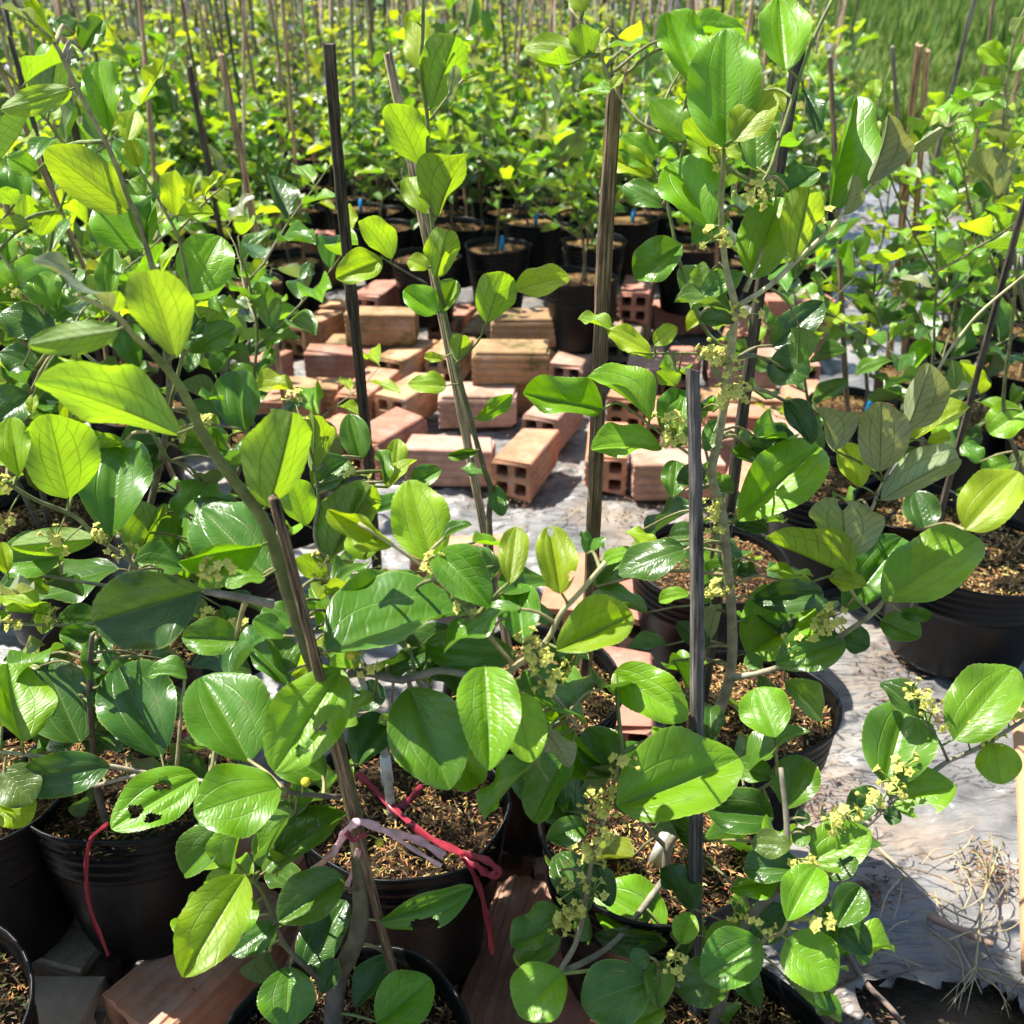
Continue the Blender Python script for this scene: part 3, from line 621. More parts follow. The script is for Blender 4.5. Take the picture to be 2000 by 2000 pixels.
leaves(L, crop(600, 1400, 3.22), [(440, 1932, 780, 1650, 330, 'g', {'mesh': FLAT[2]}), (560, 1520, 300, 1830, 160, 'd', {'dz': .04}), (180, 1520, 90, 1740, 150, 'd')], k=3.22)
flowers(L, E8, [(1490, 470), (1600, 600), (1560, 650), (970, 30), (1150, 230), (600, 560), (1440, 440), (1530, 520)])
flowers(L, D4, [(1190, 1270), (1170, 1300)], size=1.0)
filler(L, (640, 1080, 1000, 1420), 12, 'mmgd', 1); filler(L, (430, 1480, 640, 1880), 14, 'mmdg', 2, (.0, .08)); filler(L, (940, 1330, 1200, 1500), 8, 'mmg', 21, (.0, .06)); filler(L, (560, 1040, 1150, 1480), 26, 'mgmg', 22, (.03, .10), (.025, .045)); finish(L)
# --- B : pot with red ribbon, low shoot rising behind L
Bp = sapling((785, 1562), .29, 425, label='sapling in pinched black pot bound with red ribbon, white tape on its stub', v=3, rz=0)
stem(Bp, [(758, 1530), (745, 1440), (700, 1310), (648, 1180), (645, 1113), (616, 1048), (623, 976), (612, 903)], .98, .82, 5, 1.3, (.5, .48, .44), GREEN, from_base=(-.01, .0))
leaves(Bp, D4, [(1650, 1042, 1560, 785, 195, 'u'), (1680, 750, 1690, 447, 150, 'u'), (1790, 1212, 1925, 840, 260, 'u'), (1755, 1372, 1590, 1220, 140, 'u'), (1700, 850, 1860, 670, 210, 'm')])
leaves(Bp, C5, [(125, 1622, 345, 1238, 260, 'u'), (470, 1172, 490, 985, 115, 'y', {'dz': .05}), (430, 1255, 592, 1100, 100, 'y'), (290, 1100, 225, 850, 160, 'm', {'dz': .08}), (30, 1240, 225, 1100, 180, 'm'), (560, 1240, 720, 1150, 120, 'm', {'dz': .06}), (420, 1230, 380, 1045, 80, 'm')])
leaves(Bp, E8, [(700, 730, 530, 700, 150, 'd'), (540, 820, 440, 690, 120, 'd'), (200, 330, 30, 250, 140, 'm')])
flowers(Bp, D4, [(1740, 1350), (1750, 1230), (1590, 370), (1650, 520)]); flowers(Bp, C5, [(260, 1180), (90, 1780), (700, 1700), (320, 1690)])
filler(Bp, (580, 950, 760, 1300), 10, 'mmgy', 10, (.02, .12)); finish(Bp)
mbx = MB(); s0 = P(757, 1528, .985) - Bp['org']; s1 = P(752, 1478, .965) - Bp['org']; mbx.tube([s0, (s0 + s1) / 2, s1], [.0062, .0056, .0052], 10); obj('grafting_tape', mbx.mesh('grafting_tape', 'tape'), Bp['root'])
# --- C : thin upright sapling by the pale stake
K = sapling((1040, 1330), .29, 360, label='thin upright sapling with sparse bright leaves and an even green stem', v=1, rz=1.2)
stem(K, [(962, 1200), (958, 1080), (955, 1010), (960, 960), (945, 915), (918, 815), (890, 710), (868, 610), (850, 535), (847, 470), (836, 345), (835, 235), (822, 145), (826, 55), (826, -20)], 1.13, .88, 4.2, 1.5, BARK, (.20, .24, .06), from_base=(-.06, .02))
stem(K, [(835, 555), (770, 518), (742, 500)], .97, .96, 1.4, 1); stem(K, [(890, 710), (933, 667), (955, 620), (991, 587), (1006, 562)], 1.0, .97, 1.4, 1, GREEN, GREEN)
stem(K, [(840, 235), (875, 188), (905, 155)], .90, .88, 1.2, .9, GREEN, PALE)
leaves(K, B_, [(605, 375, 612, 42, 150, 'y'), (672, 590, 800, 198, 230, 'u', {'mesh': FLAT[1]}), (612, 890, 440, 560, 210, 'u'), (705, 1172, 870, 828, 190, 'u'), (655, 1150, 540, 955, 160, 'y'), (692, 1500, 755, 1245, 190, 'u'), (650, 1450, 545, 1400, 110, 'y'), (455, 1398, 295, 1185, 160, 'u'), (402, 1402, 155, 1500, 185, 'y'),
    (700, 1690, 522, 1560, 165, 'g'), (725, 1690, 800, 1510, 130, 'g'), (968, 1742, 1060, 1465, 210, 'u'), (1122, 1565, 1412, 1490, 180, 'y', {'mesh': FLAT[3]}), (830, 440, 940, 400, 60, 'y'), (760, 520, 800, 350, 60, 'p'), (600, 130, 560, 60, 60, 'u')])
leaves(K, C5, [(912, 882, 1105, 745, 95, 'g'), (750, 700, 542, 690, 130, 'y'), (730, 560, 630, 545, 60, 'y'), (812, 572, 838, 428, 115, 'u'), (1000, 1238, 1055, 1402, 105, 'm'), (915, 1050, 755, 1080, 60, 'm'), (985, 1190, 820, 1150, 60, 'm')])
finish(K)
# --- R : pale main stem, big glossy round leaves
Rr = sapling((1465, 1365), .27, 345, H=.19, label='pale-stemmed sapling with big rounded bright green leaves and yellow flower clusters', v=2, rz=2.0)
stem(Rr, [(1392, 1425), (1425, 1325), (1430, 1220), (1420, 1100), (1412, 1010), (1390, 930), (1400, 870), (1413, 800), (1422, 730), (1432, 650), (1437, 600)], 1.1, .80, 6.5, 3.2, BARKG, (.40, .38, .2), from_base=(-.04, -.03))
stem(Rr, [(1437, 600), (1416, 510), (1408, 400), (1412, 330), (1415, 285)], .80, .72, 3, 1.5, (.40, .38, .2), GREEN)
stem(Rr, [(1437, 600), (1500, 560), (1552, 512), (1606, 462), (1662, 402), (1735, 336), (1772, 297), (1836, 250)], .80, .80, 2.4, 1.2, PALE, (.5, .48, .28))
stem(Rr, [(1455, 570), (1482, 510), (1492, 480)], .81, .80, 2, 1.2, PALE, GREEN)
stem(Rr, [(1412, 322), (1450, 345), (1483, 358), (1503, 332), (1528, 255), (1583, 90), (1630, -10)], .74, .74, 1.8, 1.3, GREEN, GREEN)
stem(Rr, [(1410, 325), (1336, 278), (1245, 235), (1190, 148), (1160, 80), (1112, 15)], .75, .78, 1.6, 1.2, GREEN, TWIG)
stem(Rr, [(1430, 1325), (1525, 1302), (1637, 1244), (1705, 1197), (1727, 1172)], .98, .90, 3.2, 2, BARKG, (.36, .34, .16))
stem(Rr, [(1702, 1197), (1665, 1157), (1650, 1092), (1700, 1000), (1725, 940), (1800, 802), (1836, 715), (1880, 650), (1925, 600), (2010, 530)], .90, .84, 1.8, 1.1, TWIG, PALE)
stem(Rr, [(1437, 700), (1375, 640), (1330, 520), (1310, 430), (1300, 380)], .95, .92, 2.2, 1.6, GREEN, GREEN)
stem(Rr, [(1392, 930), (1350, 890), (1300, 855), (1215, 790), (1175, 800)], .90, .86, 1.6, 1.1, TWIG, GREEN)
stem(Rr, [(1437, 700), (1350, 690), (1265, 690), (1210, 680)], .86, .84, 1.4, 1.0, TWIG, GREEN)
leaves(Rr, C3, [(320, 792, 325, 155, 385, 'g', {'mesh': FLAT[0], 'up': .5}), (160, 420, 15, 70, 265, 'g'), (240, 1226, 30, 880, 350, 'g', {'mesh': FLAT[1]}), (650, 382, 610, -10, 275, 'g', {'mesh': FLAT[2]}), (112, 752, -80, 540, 210, 'g'), (365, 762, 590, 500, 220, 'y'), (492, 915, 480, 636, 225, 'm', {'mesh': FLAT[3]}),
    (455, 1502, 625, 1062, 290, 'g', {'mesh': FLAT[0]}), (692, 1408, 780, 1015, 215, 'u', {'mesh': FLAT[1]}), (880, 1135, 1030, 520, 190, 'g', {'mesh': FLAT[2], 'roll': .7}), (1092, 985, 1200, 615, 145, 'p'), (1180, 935, 1255, 765, 130, 'u'), (352, 1672, 45, 1630, 120, 'o'), (410, 1470, 195, 1605, 140, 'm'), (350, 1180, 145, 1312, 140, 'm', {'dz': .06}),
    (570, 1870, 852, 1630, 190, 'd', {'dz': .04}), (370, 1740, 180, 1720, 100, 'd'), (650, 1035, 830, 915, 140, 'm', {'dz': .06}), (740, 480, 815, 725, 110, 'd', {'dz': .05}), (290, 880, 130, 700, 150, 'y', {'dz': .02}), (330, 800, 400, 860, 80, 'y'), (520, 1050, 650, 950, 120, 'm', {'dz': .06}), (1310, 810, 1490, 690, 50, 'p'), (700, 1390, 960, 1210, 170, 'm', {'dz': .07}), (960, 1160, 1010, 940, 80, 'p'),
    (240, 800, 120, 640, 120, 'u'), (530, 480, 640, 600, 130, 'y', {'dz': .03})])
leaves(Rr, B_, [(1505, 310, 1168, 262, 190, 'y', {'mesh': LEAF[1]}), (1500, 305, 1475, 132, 165, 'u'), (1420, 350, 1240, 320, 75, 'u'), (1540, 320, 1580, 180, 120, 'y'), (1500, 60, 1430, -30, 120, 'y'), (1850, 890, 1700, 730, 190, 'g'), (1860, 950, 1560, 830, 180, 'y'), (1925, 1110, 1700, 1000, 150, 'm', {'dz': .06}), (1700, 400, 1640, 480, 60, 'y')])
leaves(Rr, F1, [(1332, 478, 1240, 545, 85, 'm'), (1390, 605, 1330, 520, 60, 'm', {'dz': .05})], k=1)
leaves(Rr, C6, [(392, 1012, 828, 612, 340, 'g', {'mesh': FLAT[1]}), (436, 1732, 855, 1440, 340, 'g', {'mesh': FLAT[2]}), (470, 1440, 850, 1400, 190, 'd', {'dz': .05}), (1172, 1442, 1695, 1110, 310, 'g', {'mesh': FLAT[3]}), (1155, 752, 1165, 372, 240, 'p', {'mesh': FLAT[0]}), (905, 640, 805, 408, 125, 'p'), (1300, 522, 1425, 168, 180, 'p'),
    (1160, 905, 1580, 675, 215, 'p'), (1052, 835, 960, 595, 165, 'y'), (972, 1215, 950, 905, 330, 'p', {'mesh': HOLED[3]}), (1005, 1312, 538, 1110, 215, 'u'), (880, 1320, 1085, 1360, 120, 'y'), (790, 1350, 540, 1280, 75, 'u'), (960, 1502, 1275, 1105, 260, 'm', {'dz': .03}), (1160, 1550, 1378, 1640, 175, 'm'), (1262, 1510, 1435, 1522, 85, 'm'),
    (555, 160, 770, 240, 270, 'd', {'dz': .05}), (650, 365, 790, 600, 150, 'd', {'dz': .08}), (450, 620, 700, 560, 170, 'd', {'dz': .08}), (945, 1640, 1100, 1690, 190, 'd', {'dz': .02}), (968, 1660, 595, 1785, 215, 'm', {'mesh': HOLED[2]}), (60, 620, 100, 345, 150, 'm'), (40, 890, 60, 690, 150, 'm'), (370, 1030, 555, 1060, 110, 'd', {'dz': .03}),
    (210, 1692, 275, 1468, 120, 'p'), (215, 640, 280, 470, 110, 'm'), (360, 1280, 490, 1290, 90, 'd', {'dz': .05}), (430, 1800, 520, 1750, 90, 'm'), (1390, 440, 1640, 290, 80, 'p'), (1300, 600, 1640, 400, 150, 'y', {'dz': .02}), (1410, 600, 1540, 560, 70, 'y'), (230, 1700, 60, 1560, 130, 'd'), (220, 760, 60, 800, 120, 'd')])
leaves(Rr, C5, [(1592, 828, 1162, 740, 225, 'g', {'mesh': LEAF[3]}), (1850, 892, 1508, 655, 180, 'g'), (1912, 1042, 1528, 1040, 180, 'g', {'mesh': FLAT[1]}), (1640, 400, 1458, 340, 85, 'y'), (1850, 520, 1620, 400, 130, 'y'), (1870, 480, 1990, 380, 110, 'y'), (1860, 560, 1720, 520, 70, 'y'), (1990, 700, 1890, 620, 110, 'u'), (1932, 950, 2010, 720, 180, 'm', {'dz': .04}), (2040, 1580, 1680, 1720, 200, 'd', {'dz': -.02}), (1890, 1560, 1715, 1490, 80, 'y'), (1560, 1790, 1700, 1630, 150, 'm', {'dz': .1})])
flowers(Rr, C6, [(270, 120), (250, 150), (310, 170), (370, 340), (330, 370), (400, 330), (250, 1080), (250, 1400), (290, 1400), (880, 1560), (900, 1530), (800, 1610), (40, 600), (60, 570), (700, 1690), (240, 940), (20, 480)], size=1.35)
flowers(Rr, C3, [(250, 1290), (515, 1030), (470, 1090), (860, 1210), (430, 1700), (300, 890)], size=1.2, n=7)
filler(Rr, (1260, 980, 1560, 1360), 14, 'mmddg', 3, (.03, .14)); filler(Rr, (1380, 400, 1560, 900), 8, 'mmg', 4, (.04, .12)); filler(Rr, (1200, 620, 1760, 1300), 22, 'mmgg', 23, (.03, .13), (.028, .05)); filler(Rr, (1180, 60, 1560, 420), 14, 'ggy', 24, (-.01, .1), (.03, .055)); finish(Rr)
# --- R2 : lower flowering sapling
R2 = sapling((1275, 1610), .29, 460, label='low flowering sapling with star blossoms up a thin twig, husk-filled black pot', v=0, rz=3.3)
stem(R2, [(1300, 1735), (1304, 1660), (1330, 1620), (1350, 1590)], .93, .88, 5, 3, BARKG, BARKG, from_base=(.015, -.02)); stem(R2, [(1304, 1658), (1275, 1628), (1246, 1596)], .91, .88, 2.4, 1.8, BARKG, BARKG)
stem(R2, [(1295, 1720), (1200, 1840), (1100, 1895), (1123, 1846), (1142, 1770), (1156, 1680), (1175, 1618), (1192, 1565), (1200, 1525), (1215, 1470)], .90, .74, 3, 1.3, BARKG, TWIG)
stem(R2, [(1350, 1590), (1440, 1560), (1512, 1520), (1512, 1445)], .88, .84, 2, 1.3, BARKG, TWIG)
leaves(R2, E9, [(566, 756, 1225, 500, 420, 'g', {'mesh': FLAT[2], 'dz': -.03}), (825, 1432, 455, 1210, 320, 'g', {'mesh': FLAT[0]}), (395, 862, 0, 520, 330, 'd', {'dz': .02}), (400, 855, 190, 930, 140, 'm'), (400, 1340, 240, 1015, 215, 'd', {'dz': .02}), (545, 40, 945, 290, 270, 'g', {'dz': .04}), (1420, 386, 1320, 118, 280, 'g', {'mesh': FLAT[3]}), (1478, 772, 1570, 488, 240, 'm', {'mesh': FLAT[1]}),
    (1412, 812, 1045, 770, 235, 'd'), (1400, 600, 1190, 540, 130, 'm'), (840, 1490, 448, 1450, 140, 'd'), (545, 700, 700, 800, 120, 'm', {'dz': .03}), (540, 610, 410, 330, 260, 'm', {'dz': .03}), (560, 620, 700, 420, 200, 'm', {'dz': .06}), (900, 1180, 1130, 1100, 200, 'd'), (920, 390, 750, 340, 70, 'g', {'dz': .06}), (550, 600, 20, 240, 260, 'g', {'dz': .04}), (450, 1060, 530, 1300, 130, 'd', {'dz': .05})])
flowers(R2, E9, [(500, 800), (450, 720), (440, 780), (350, 990), (420, 980), (470, 940), (400, 1050), (330, 1210), (440, 1210), (370, 1280), (330, 1340), (260, 1390), (290, 1360), (490, 660), (600, 520)], size=1.15, n=6)
filler(R2, (1080, 1450, 1480, 1850), 20, 'mmdg', 5, (.0, .06)); finish(R2)
mbx = MB(); s0 = P(1280, 1690, .945) - R2['org']; s1 = P(1312, 1605, .925) - R2['org']; mbx.tube([s0, (s0 + s1) / 2, s1], [.0085, .0065, .006], 10); obj('grafting_tape', mbx.mesh('grafting_tape', 'tape'), R2['root'])
# --- BR : bottom sapling spreading to the sheet
BR = sapling((1400, 2075), .29, 500, label='spreading sapling with matte green leaves reaching over the crumpled grey sheet', v=1, rz=.9)
stem(BR, [(1405, 1960), (1440, 1840), (1475, 1780), (1518, 1735), (1535, 1665), (1536, 1600), (1525, 1500)], .76, .74, 6, 1.8, BARK, BARKG, from_base=(0, .03))
stem(BR, [(1525, 1745), (1600, 1690), (1688, 1615), (1725, 1580), (1768, 1540), (1818, 1510), (1852, 1487), (1906, 1463), (1950, 1438), (2010, 1400)], .74, .80, 2.6, 1.6, BARKG, BARKG); stem(BR, [(1852, 1487), (1835, 1450), (1812, 1420)], .77, .77, 1.2, 1)
stem(BR, [(1410, 1940), (1485, 1843), (1525, 1822), (1540, 1795)], .75, .70, 2, 1.2, BARK, TWIG); stem(BR, [(1400, 1960), (1330, 1930), (1290, 1890), (1280, 1960)], .76, .72, 2, 1.2, BARK, TWIG)
leaves(BR, E9, [(1502, 972, 1288, 960, 135, 'o'), (1555, 1085, 1248, 1100, 160, 'd'), (1440, 1160, 1178, 1200, 110, 'g'), (1485, 1375, 1645, 1085, 205, 'g', {'mesh': FLAT[1]}), (1620, 1050, 1932, 890, 230, 'g', {'mesh': HOLED[2]}), (1750, 1410, 1880, 1190, 180, 'm'), (1780, 1400, 1930, 1560, 170, 'd', {'dz': .02}), (1475, 1480, 1740, 1725, 300, 'g', {'mesh': FLAT[0]}),
    (1335, 1482, 1025, 1690, 250, 'm', {'mesh': FLAT[2]}), (1175, 1700, 865, 1730, 220, 'm'), (790, 1850, 775, 1598, 165, 'm'), (745, 1700, 375, 1830, 285, 'm', {'mesh': FLAT[3]}), (275, 1650, 40, 1890, 270, 'g', {'mesh': FLAT[1]}), (1220, 1640, 1330, 1840, 140, 'd'), (1300, 1480, 1470, 1300, 190, 'd', {'dz': .03}), (910, 1500, 960, 1330, 140, 'g'), (740, 1560, 640, 1600, 90, 'd'), (1040, 1500, 1280, 1430, 130, 'g'), (1600, 900, 1520, 960, 150, 'm'), (1700, 1150, 1850, 1020, 130, 'd', {'dz': .05}), (820, 1840, 640, 1930, 120, 'g'), (1610, 830, 1520, 830, 90, 'd')])
leaves(BR, ER, [(632, 642, 760, 185, 370, 'm', {'mesh': FLAT[2]}), (832, 285, 605, 95, 160, 'd'), (1002, 402, 1330, 10, 290, 'g', {'mesh': FLAT[0]}), (1215, 415, 1260, 640, 280, 'g', {'mesh': FLAT[3]}), (652, 722, 1012, 650, 235, 'g', {'mesh': HOLED[2]}), (440, 820, 600, 680, 170, 'd', {'dz': .03}), (620, 800, 720, 830, 90, 'd')])
flowers(BR, ER, [(830, 200), (880, 260), (770, 170), (1130, 370), (1060, 360), (1170, 410), (1250, 220), (1290, 260), (1310, 210), (660, 620), (640, 690), (540, 725), (730, 560), (350, 820), (420, 810), (160, 1040), (200, 1090), (285, 1390)], size=1.25, n=6)
flowers(BR, E9, [(1200, 1330), (1340, 1430), (880, 1590), (860, 1630)], n=6)
filler(BR, (1350, 1560, 1680, 1980), 24, 'mmdg', 6, (.0, .08), (.035, .055)); finish(BR)
# --- LC : sapling in the ribboned pot with large dark leaves
LC = sapling((250, 1490), .29, 430, label='sapling with row of large dark leaves above a black pot with hanging red ribbon', v=4, rz=.3)
stem(LC, [(210, 1610), (190, 1540), (180, 1440), (175, 1330), (180, 1240)], .98, .84, 5, 2, BARK, BARK, from_base=(-.02, -.02))
stem(LC, [(185, 1535), (300, 1510), (410, 1528)], .90, .84, 2, 1.5, BARKG, (.42, .34, .26)); stem(LC, [(300, 1512), (210, 1495), (84, 1478), (0, 1468), (-60, 1460)], .86, .80, 2, 1.5, (.4, .33, .25), PALE)
leaves(LC, E7, [(432, 415, 235, -30, 330, 'd', {'mesh': FLAT[0]}), (872, 492, 640, 10, 385, 'd', {'mesh': FLAT[1]}), (120, 412, 40, -10, 190, 'g', {'mesh': FLAT[2]}), (592, 540, 80, 620, 240, 'd', {'mesh': FLAT[3]}), (1065, 600, 600, 880, 290, 'g', {'mesh': HOLED[0]}), (20, 560, 175, 740, 230, 'o'), (-20, 700, 160, 850, 180, 'y'), (1010, 70, 795, 60, 90, 'm'), (20, 330, -60, 120, 120, 'y'), (480, 480, 560, 370, 130, 'd', {'dz': .05}), (560, 190, 470, 170, 80, 'd')])
leaves(LC, D4, [(605, 1662, 320, 1620, 140, 'm', {'dz': .1}), (540, 1640, 485, 1875, 150, 'm', {'dz': .04})])
filler(LC, (-20, 1280, 460, 1540), 26, 'mdd', 7, (.03, .12)); finish(LC)
# --- UL : left sapling, tall shoot and flowering side branch
U = sapling((230, 1265), .29, 320, label='tall leaning sapling with silvery shoot tip and yellow flowers on its side branch', v=1, rz=2.2)
stem(U, [(240, 1190), (290, 1000), (330, 800), (320, 640), (300, 533), (270, 430), (250, 385), (217, 300), (150, 170), (108, 87), (72, 50), (30, -5)], 1.20, .80, 5, 1.3, BARK, PALE, from_base=(0, 0))
stem(U, [(330, 800), (370, 620), (352, 480), (318, 405), (275, 335)], 1.02, .92, 2.2, 1.2, GREEN, TWIG); stem(U, [(350, 450), (395, 400), (435, 365)], .95, .93, 1.2, .8, TWIG, TWIG)
stem(U, [(250, 1150), (262, 1105), (192, 1052), (145, 1008), (69, 976), (0, 935), (-60, 900)], .98, .84, 2.6, 1.6, BARKG, GREEN)
stem(U, [(330, 900), (240, 760), (110, 640), (15, 515), (-20, 470)], 1.02, .90, 2, 1.2, GREEN, PALE); stem(U, [(250, 1150), (120, 1130), (-30, 1100)], 1.0, .95, 2, 1.4, BARKG, BARKG); stem(U, [(245, 1180), (200, 1215), (60, 1220), (-40, 1205)], 1.0, .92, 2, 1.2, BARKG, PALE)
leaves(U, A_, [(592, 712, 530, 335, 200, 'g', {'mesh': FLAT[1]}), (388, 482, 5, 590, 120, 'u'), (690, 1140, 245, 800, 265, 'u', {'mesh': FLAT[0]}), (775, 1342, 560, 1060, 340, 'g', {'mesh': FLAT[2]}), (790, 1330, 865, 1050, 130, 'm'), (1030, 1582, 1190, 1275, 300, 'g', {'mesh': FLAT[3]}), (600, 1645, 610, 1335, 140, 'm'), (745, 902, 700, 755, 115, 'y'), (1100, 1070, 1205, 940, 65, 'y'), (1200, 1000, 1300, 975, 50, 'y'), (960, 1160, 1155, 1150, 110, 'y'), (700, 970, 780, 1050, 110, 'g'),
    (300, 230, 160, 0, 110, 'y'), (200, 150, 0, 40, 45, 'p'), (400, 190, 300, 110, 130, 'm', {'dz': .12}), (440, 280, 555, 110, 130, 'm', {'dz': .12}), (430, 310, 340, 330, 90, 'd', {'dz': .12}), (40, 1412, 40, 1248, 115, 'g'), (200, 940, 40, 850, 130, 'g', {'dz': .1}), (140, 1210, 140, 1050, 115, 'u', {'dz': .1}), (90, 1110, -20, 1030, 110, 'u'), (160, 1220, 0, 1210, 80, 'u'), (300, 1130, 220, 1270, 90, 'u', {'dz': .1}), (280, 1650, 200, 1480, 200, 'g'), (420, 1440, 330, 1560, 200, 'm', {'dz': .05}), (80, 1560, -20, 1420, 150, 'g'), (300, 1800, 0, 1690, 200, 'd'), (530, 1690, 460, 1660, 80, 'g'), (600, 1700, 640, 1570, 90, 'u'), (1020, 1900, 1180, 1680, 150, 'u', {'dz': .02}), (1030, 1900, 1270, 1760, 170, 'm'), (960, 1890, 1090, 1700, 180, 'd')])
leaves(U, D4, [(372, 895, 262, 438, 360, 'u', {'mesh': FLAT[0]}), (602, 1098, 655, 583, 385, 'm', {'mesh': FLAT[1]}), (100, 772, 60, 458, 180, 'y'), (365, 505, 400, 108, 110, 'y', {'dz': .06}), (205, 190, 0, 105, 150, 'd', {'dz': .06}), (165, 335, -20, 480, 220, 'd', {'dz': .06}), (725, 1195, 850, 945, 180, 'u', {'mesh': LEAF[3]}), (512, 1110, 58, 1150, 125, 'u'), (945, 1215, 1000, 885, 240, 'm', {'dz': .03}), (640, 1270, 110, 1440, 240, 'd', {'mesh': FLAT[3]}), (320, 1200, -20, 1240, 250, 'm', {'mesh': FLAT[2]}), (720, 1240, 990, 1270, 200, 'm', {'dz': .05}),
    (200, 1490, 0, 1420, 90, 'y'), (290, 1520, 30, 1500, 80, 'u'), (300, 1560, 600, 1600, 160, 'm', {'dz': .05}), (480, 670, 640, 560, 170, 'u', {'dz': .05}), (640, 640, 860, 560, 200, 'd', {'dz': .1}), (560, 700, 720, 640, 160, 'd', {'dz': .08}), (860, 610, 730, 780, 160, 'd', {'dz': .1}), (1320, 532, 1270, 205, 255, 'm', {'dz': .06}), (1130, 470, 1030, 370, 140, 'm', {'dz': .08}), (960, 620, 1230, 640, 160, 'm', {'dz': .08}), (180, 330, 170, 440, 60, 'y')])
flowers(U, D4, [(300, 1120), (340, 1140), (270, 1150), (560, 1090), (590, 1130), (700, 1190), (20, 830), (20, 1030), (100, 1590), (300, 1530), (1150, 1530), (1270, 1600), (1310, 1590), (980, 570), (1150, 480)], size=1.2); flowers(U, A_, [(140, 1370), (80, 1580)], n=7)
filler(U, (0, 900, 600, 1290), 42, 'mmdgg', 8, (.02, .15)); filler(U, (0, 560, 420, 900), 18, 'mmggy', 9, (.03, .15)); finish(U)
# --- F : right sapling on the sheet
Fp = sapling((1905, 1068), .19, 370, H=.19, label='sapling in wide black pot standing directly on the grey sheet, soil half shaded', v=2, rz=1.0)
stem(Fp, [(2010, 1040), (2040, 960), (2000, 970), (1950, 1000), (1885, 1035)], 1.45, 1.25, 4, 1.6, BARK, GREEN, from_base=(.06, .02)); stem(Fp, [(2020, 1000), (1990, 900), (1960, 800), (1975, 650), (1990, 500)], 1.42, 1.2, 4, 1.6, BARK, GREEN)
leaves(Fp, C6, [(1615, 1062, 1905, 750, 260, 'y', {'mesh': FLAT[0]}), (1932, 420, 1745, 545, 210, 'g'), (1700, 700, 1600, 600, 110, 'm'), (1870, 760, 1932, 640, 90, 'p'), (1800, 850, 1560, 860, 110, 'm', {'dz': .1}), (1400, 1060, 1340, 850, 200, 'd', {'dz': .12}), (1860, 700, 1700, 760, 110, 'g')])
finish(Fp)
G2 = sapling((1385, 1090), .2, 315, H=.2, label='small bushy sapling in black pot behind the pale stem, yellow husk on its soil', v=0, rz=.2)
stem(G2, [(1400, 1020), (1390, 930), (1370, 850)], 1.5, 1.4, 4, 2, BARK, GREEN, from_base=(0, 0))
leaves(G2, C6, [(200, 1330, 110, 1100, 200, 'd'), (300, 1250, 210, 1180, 100, 'g'), (60, 1340, 90, 1450, 110, 'p'), (250, 900, 420, 900, 160, 'd'), (160, 1090, 20, 1100, 160, 'd')])
finish(G2)

T = sapling((2080, 860), .2, 0, H=.19, D=.21, label='tall sapling with silvery shoot tips rising beside the dark leaning stake', v=1, rz=1.7)
stem(T, [(2060, 760), (2000, 600), (1970, 400), (1960, 250), (1968, 150), (1985, 60), (2005, 10)], 1.72, 1.35, 5, 1.5, BARK, PALE, from_base=(0, 0))
stem(T, [(2050, 740), (1960, 560), (1900, 420), (1880, 330), (1850, 250)], 1.72, 1.45, 3, 1.2, BARK, TWIG); stem(T, [(2000, 640), (1850, 560), (1760, 400), (1712, 240), (1740, 130)], 1.65, 1.5, 2.4, 1, BARK, GREEN)
leaves(T, C3, [(1815, 345, 1690, 255, 115, 'y'), (1850, 400, 1940, 240, 150, 'g'), (1815, 480, 1652, 510, 120, 'g'), (1810, 455, 1670, 440, 65, 'y'), (1790, 1060, 1700, 820, 160, 'p'), (1830, 770, 1735, 690, 80, 'p'), (1125, 515, 1125, 430, 80, 'y'), (1100, 720, 1090, 640, 70, 'y'), (1640, 740, 1575, 640, 100, 'g'), (1420, 680, 1450, 600, 80, 'y'), (1870, 190, 1932, 90, 55, 'p'), (1740, 1070, 1690, 980, 110, 'm'), (1560, 1110, 1480, 1020, 90, 'g'), (1850, 800, 1932, 720, 80, 'y'), (1750, 1480, 1490, 1410, 140, 'g'), (1570, 1000, 1560, 880, 70, 'g'), (1700, 760, 1790, 720, 80, 'y'), (1880, 640, 1740, 660, 80, 'p')])
filler(T, (1760, 180, 2000, 640), 34, 'ggymm', 31, (-.03, .15)); finish(T)
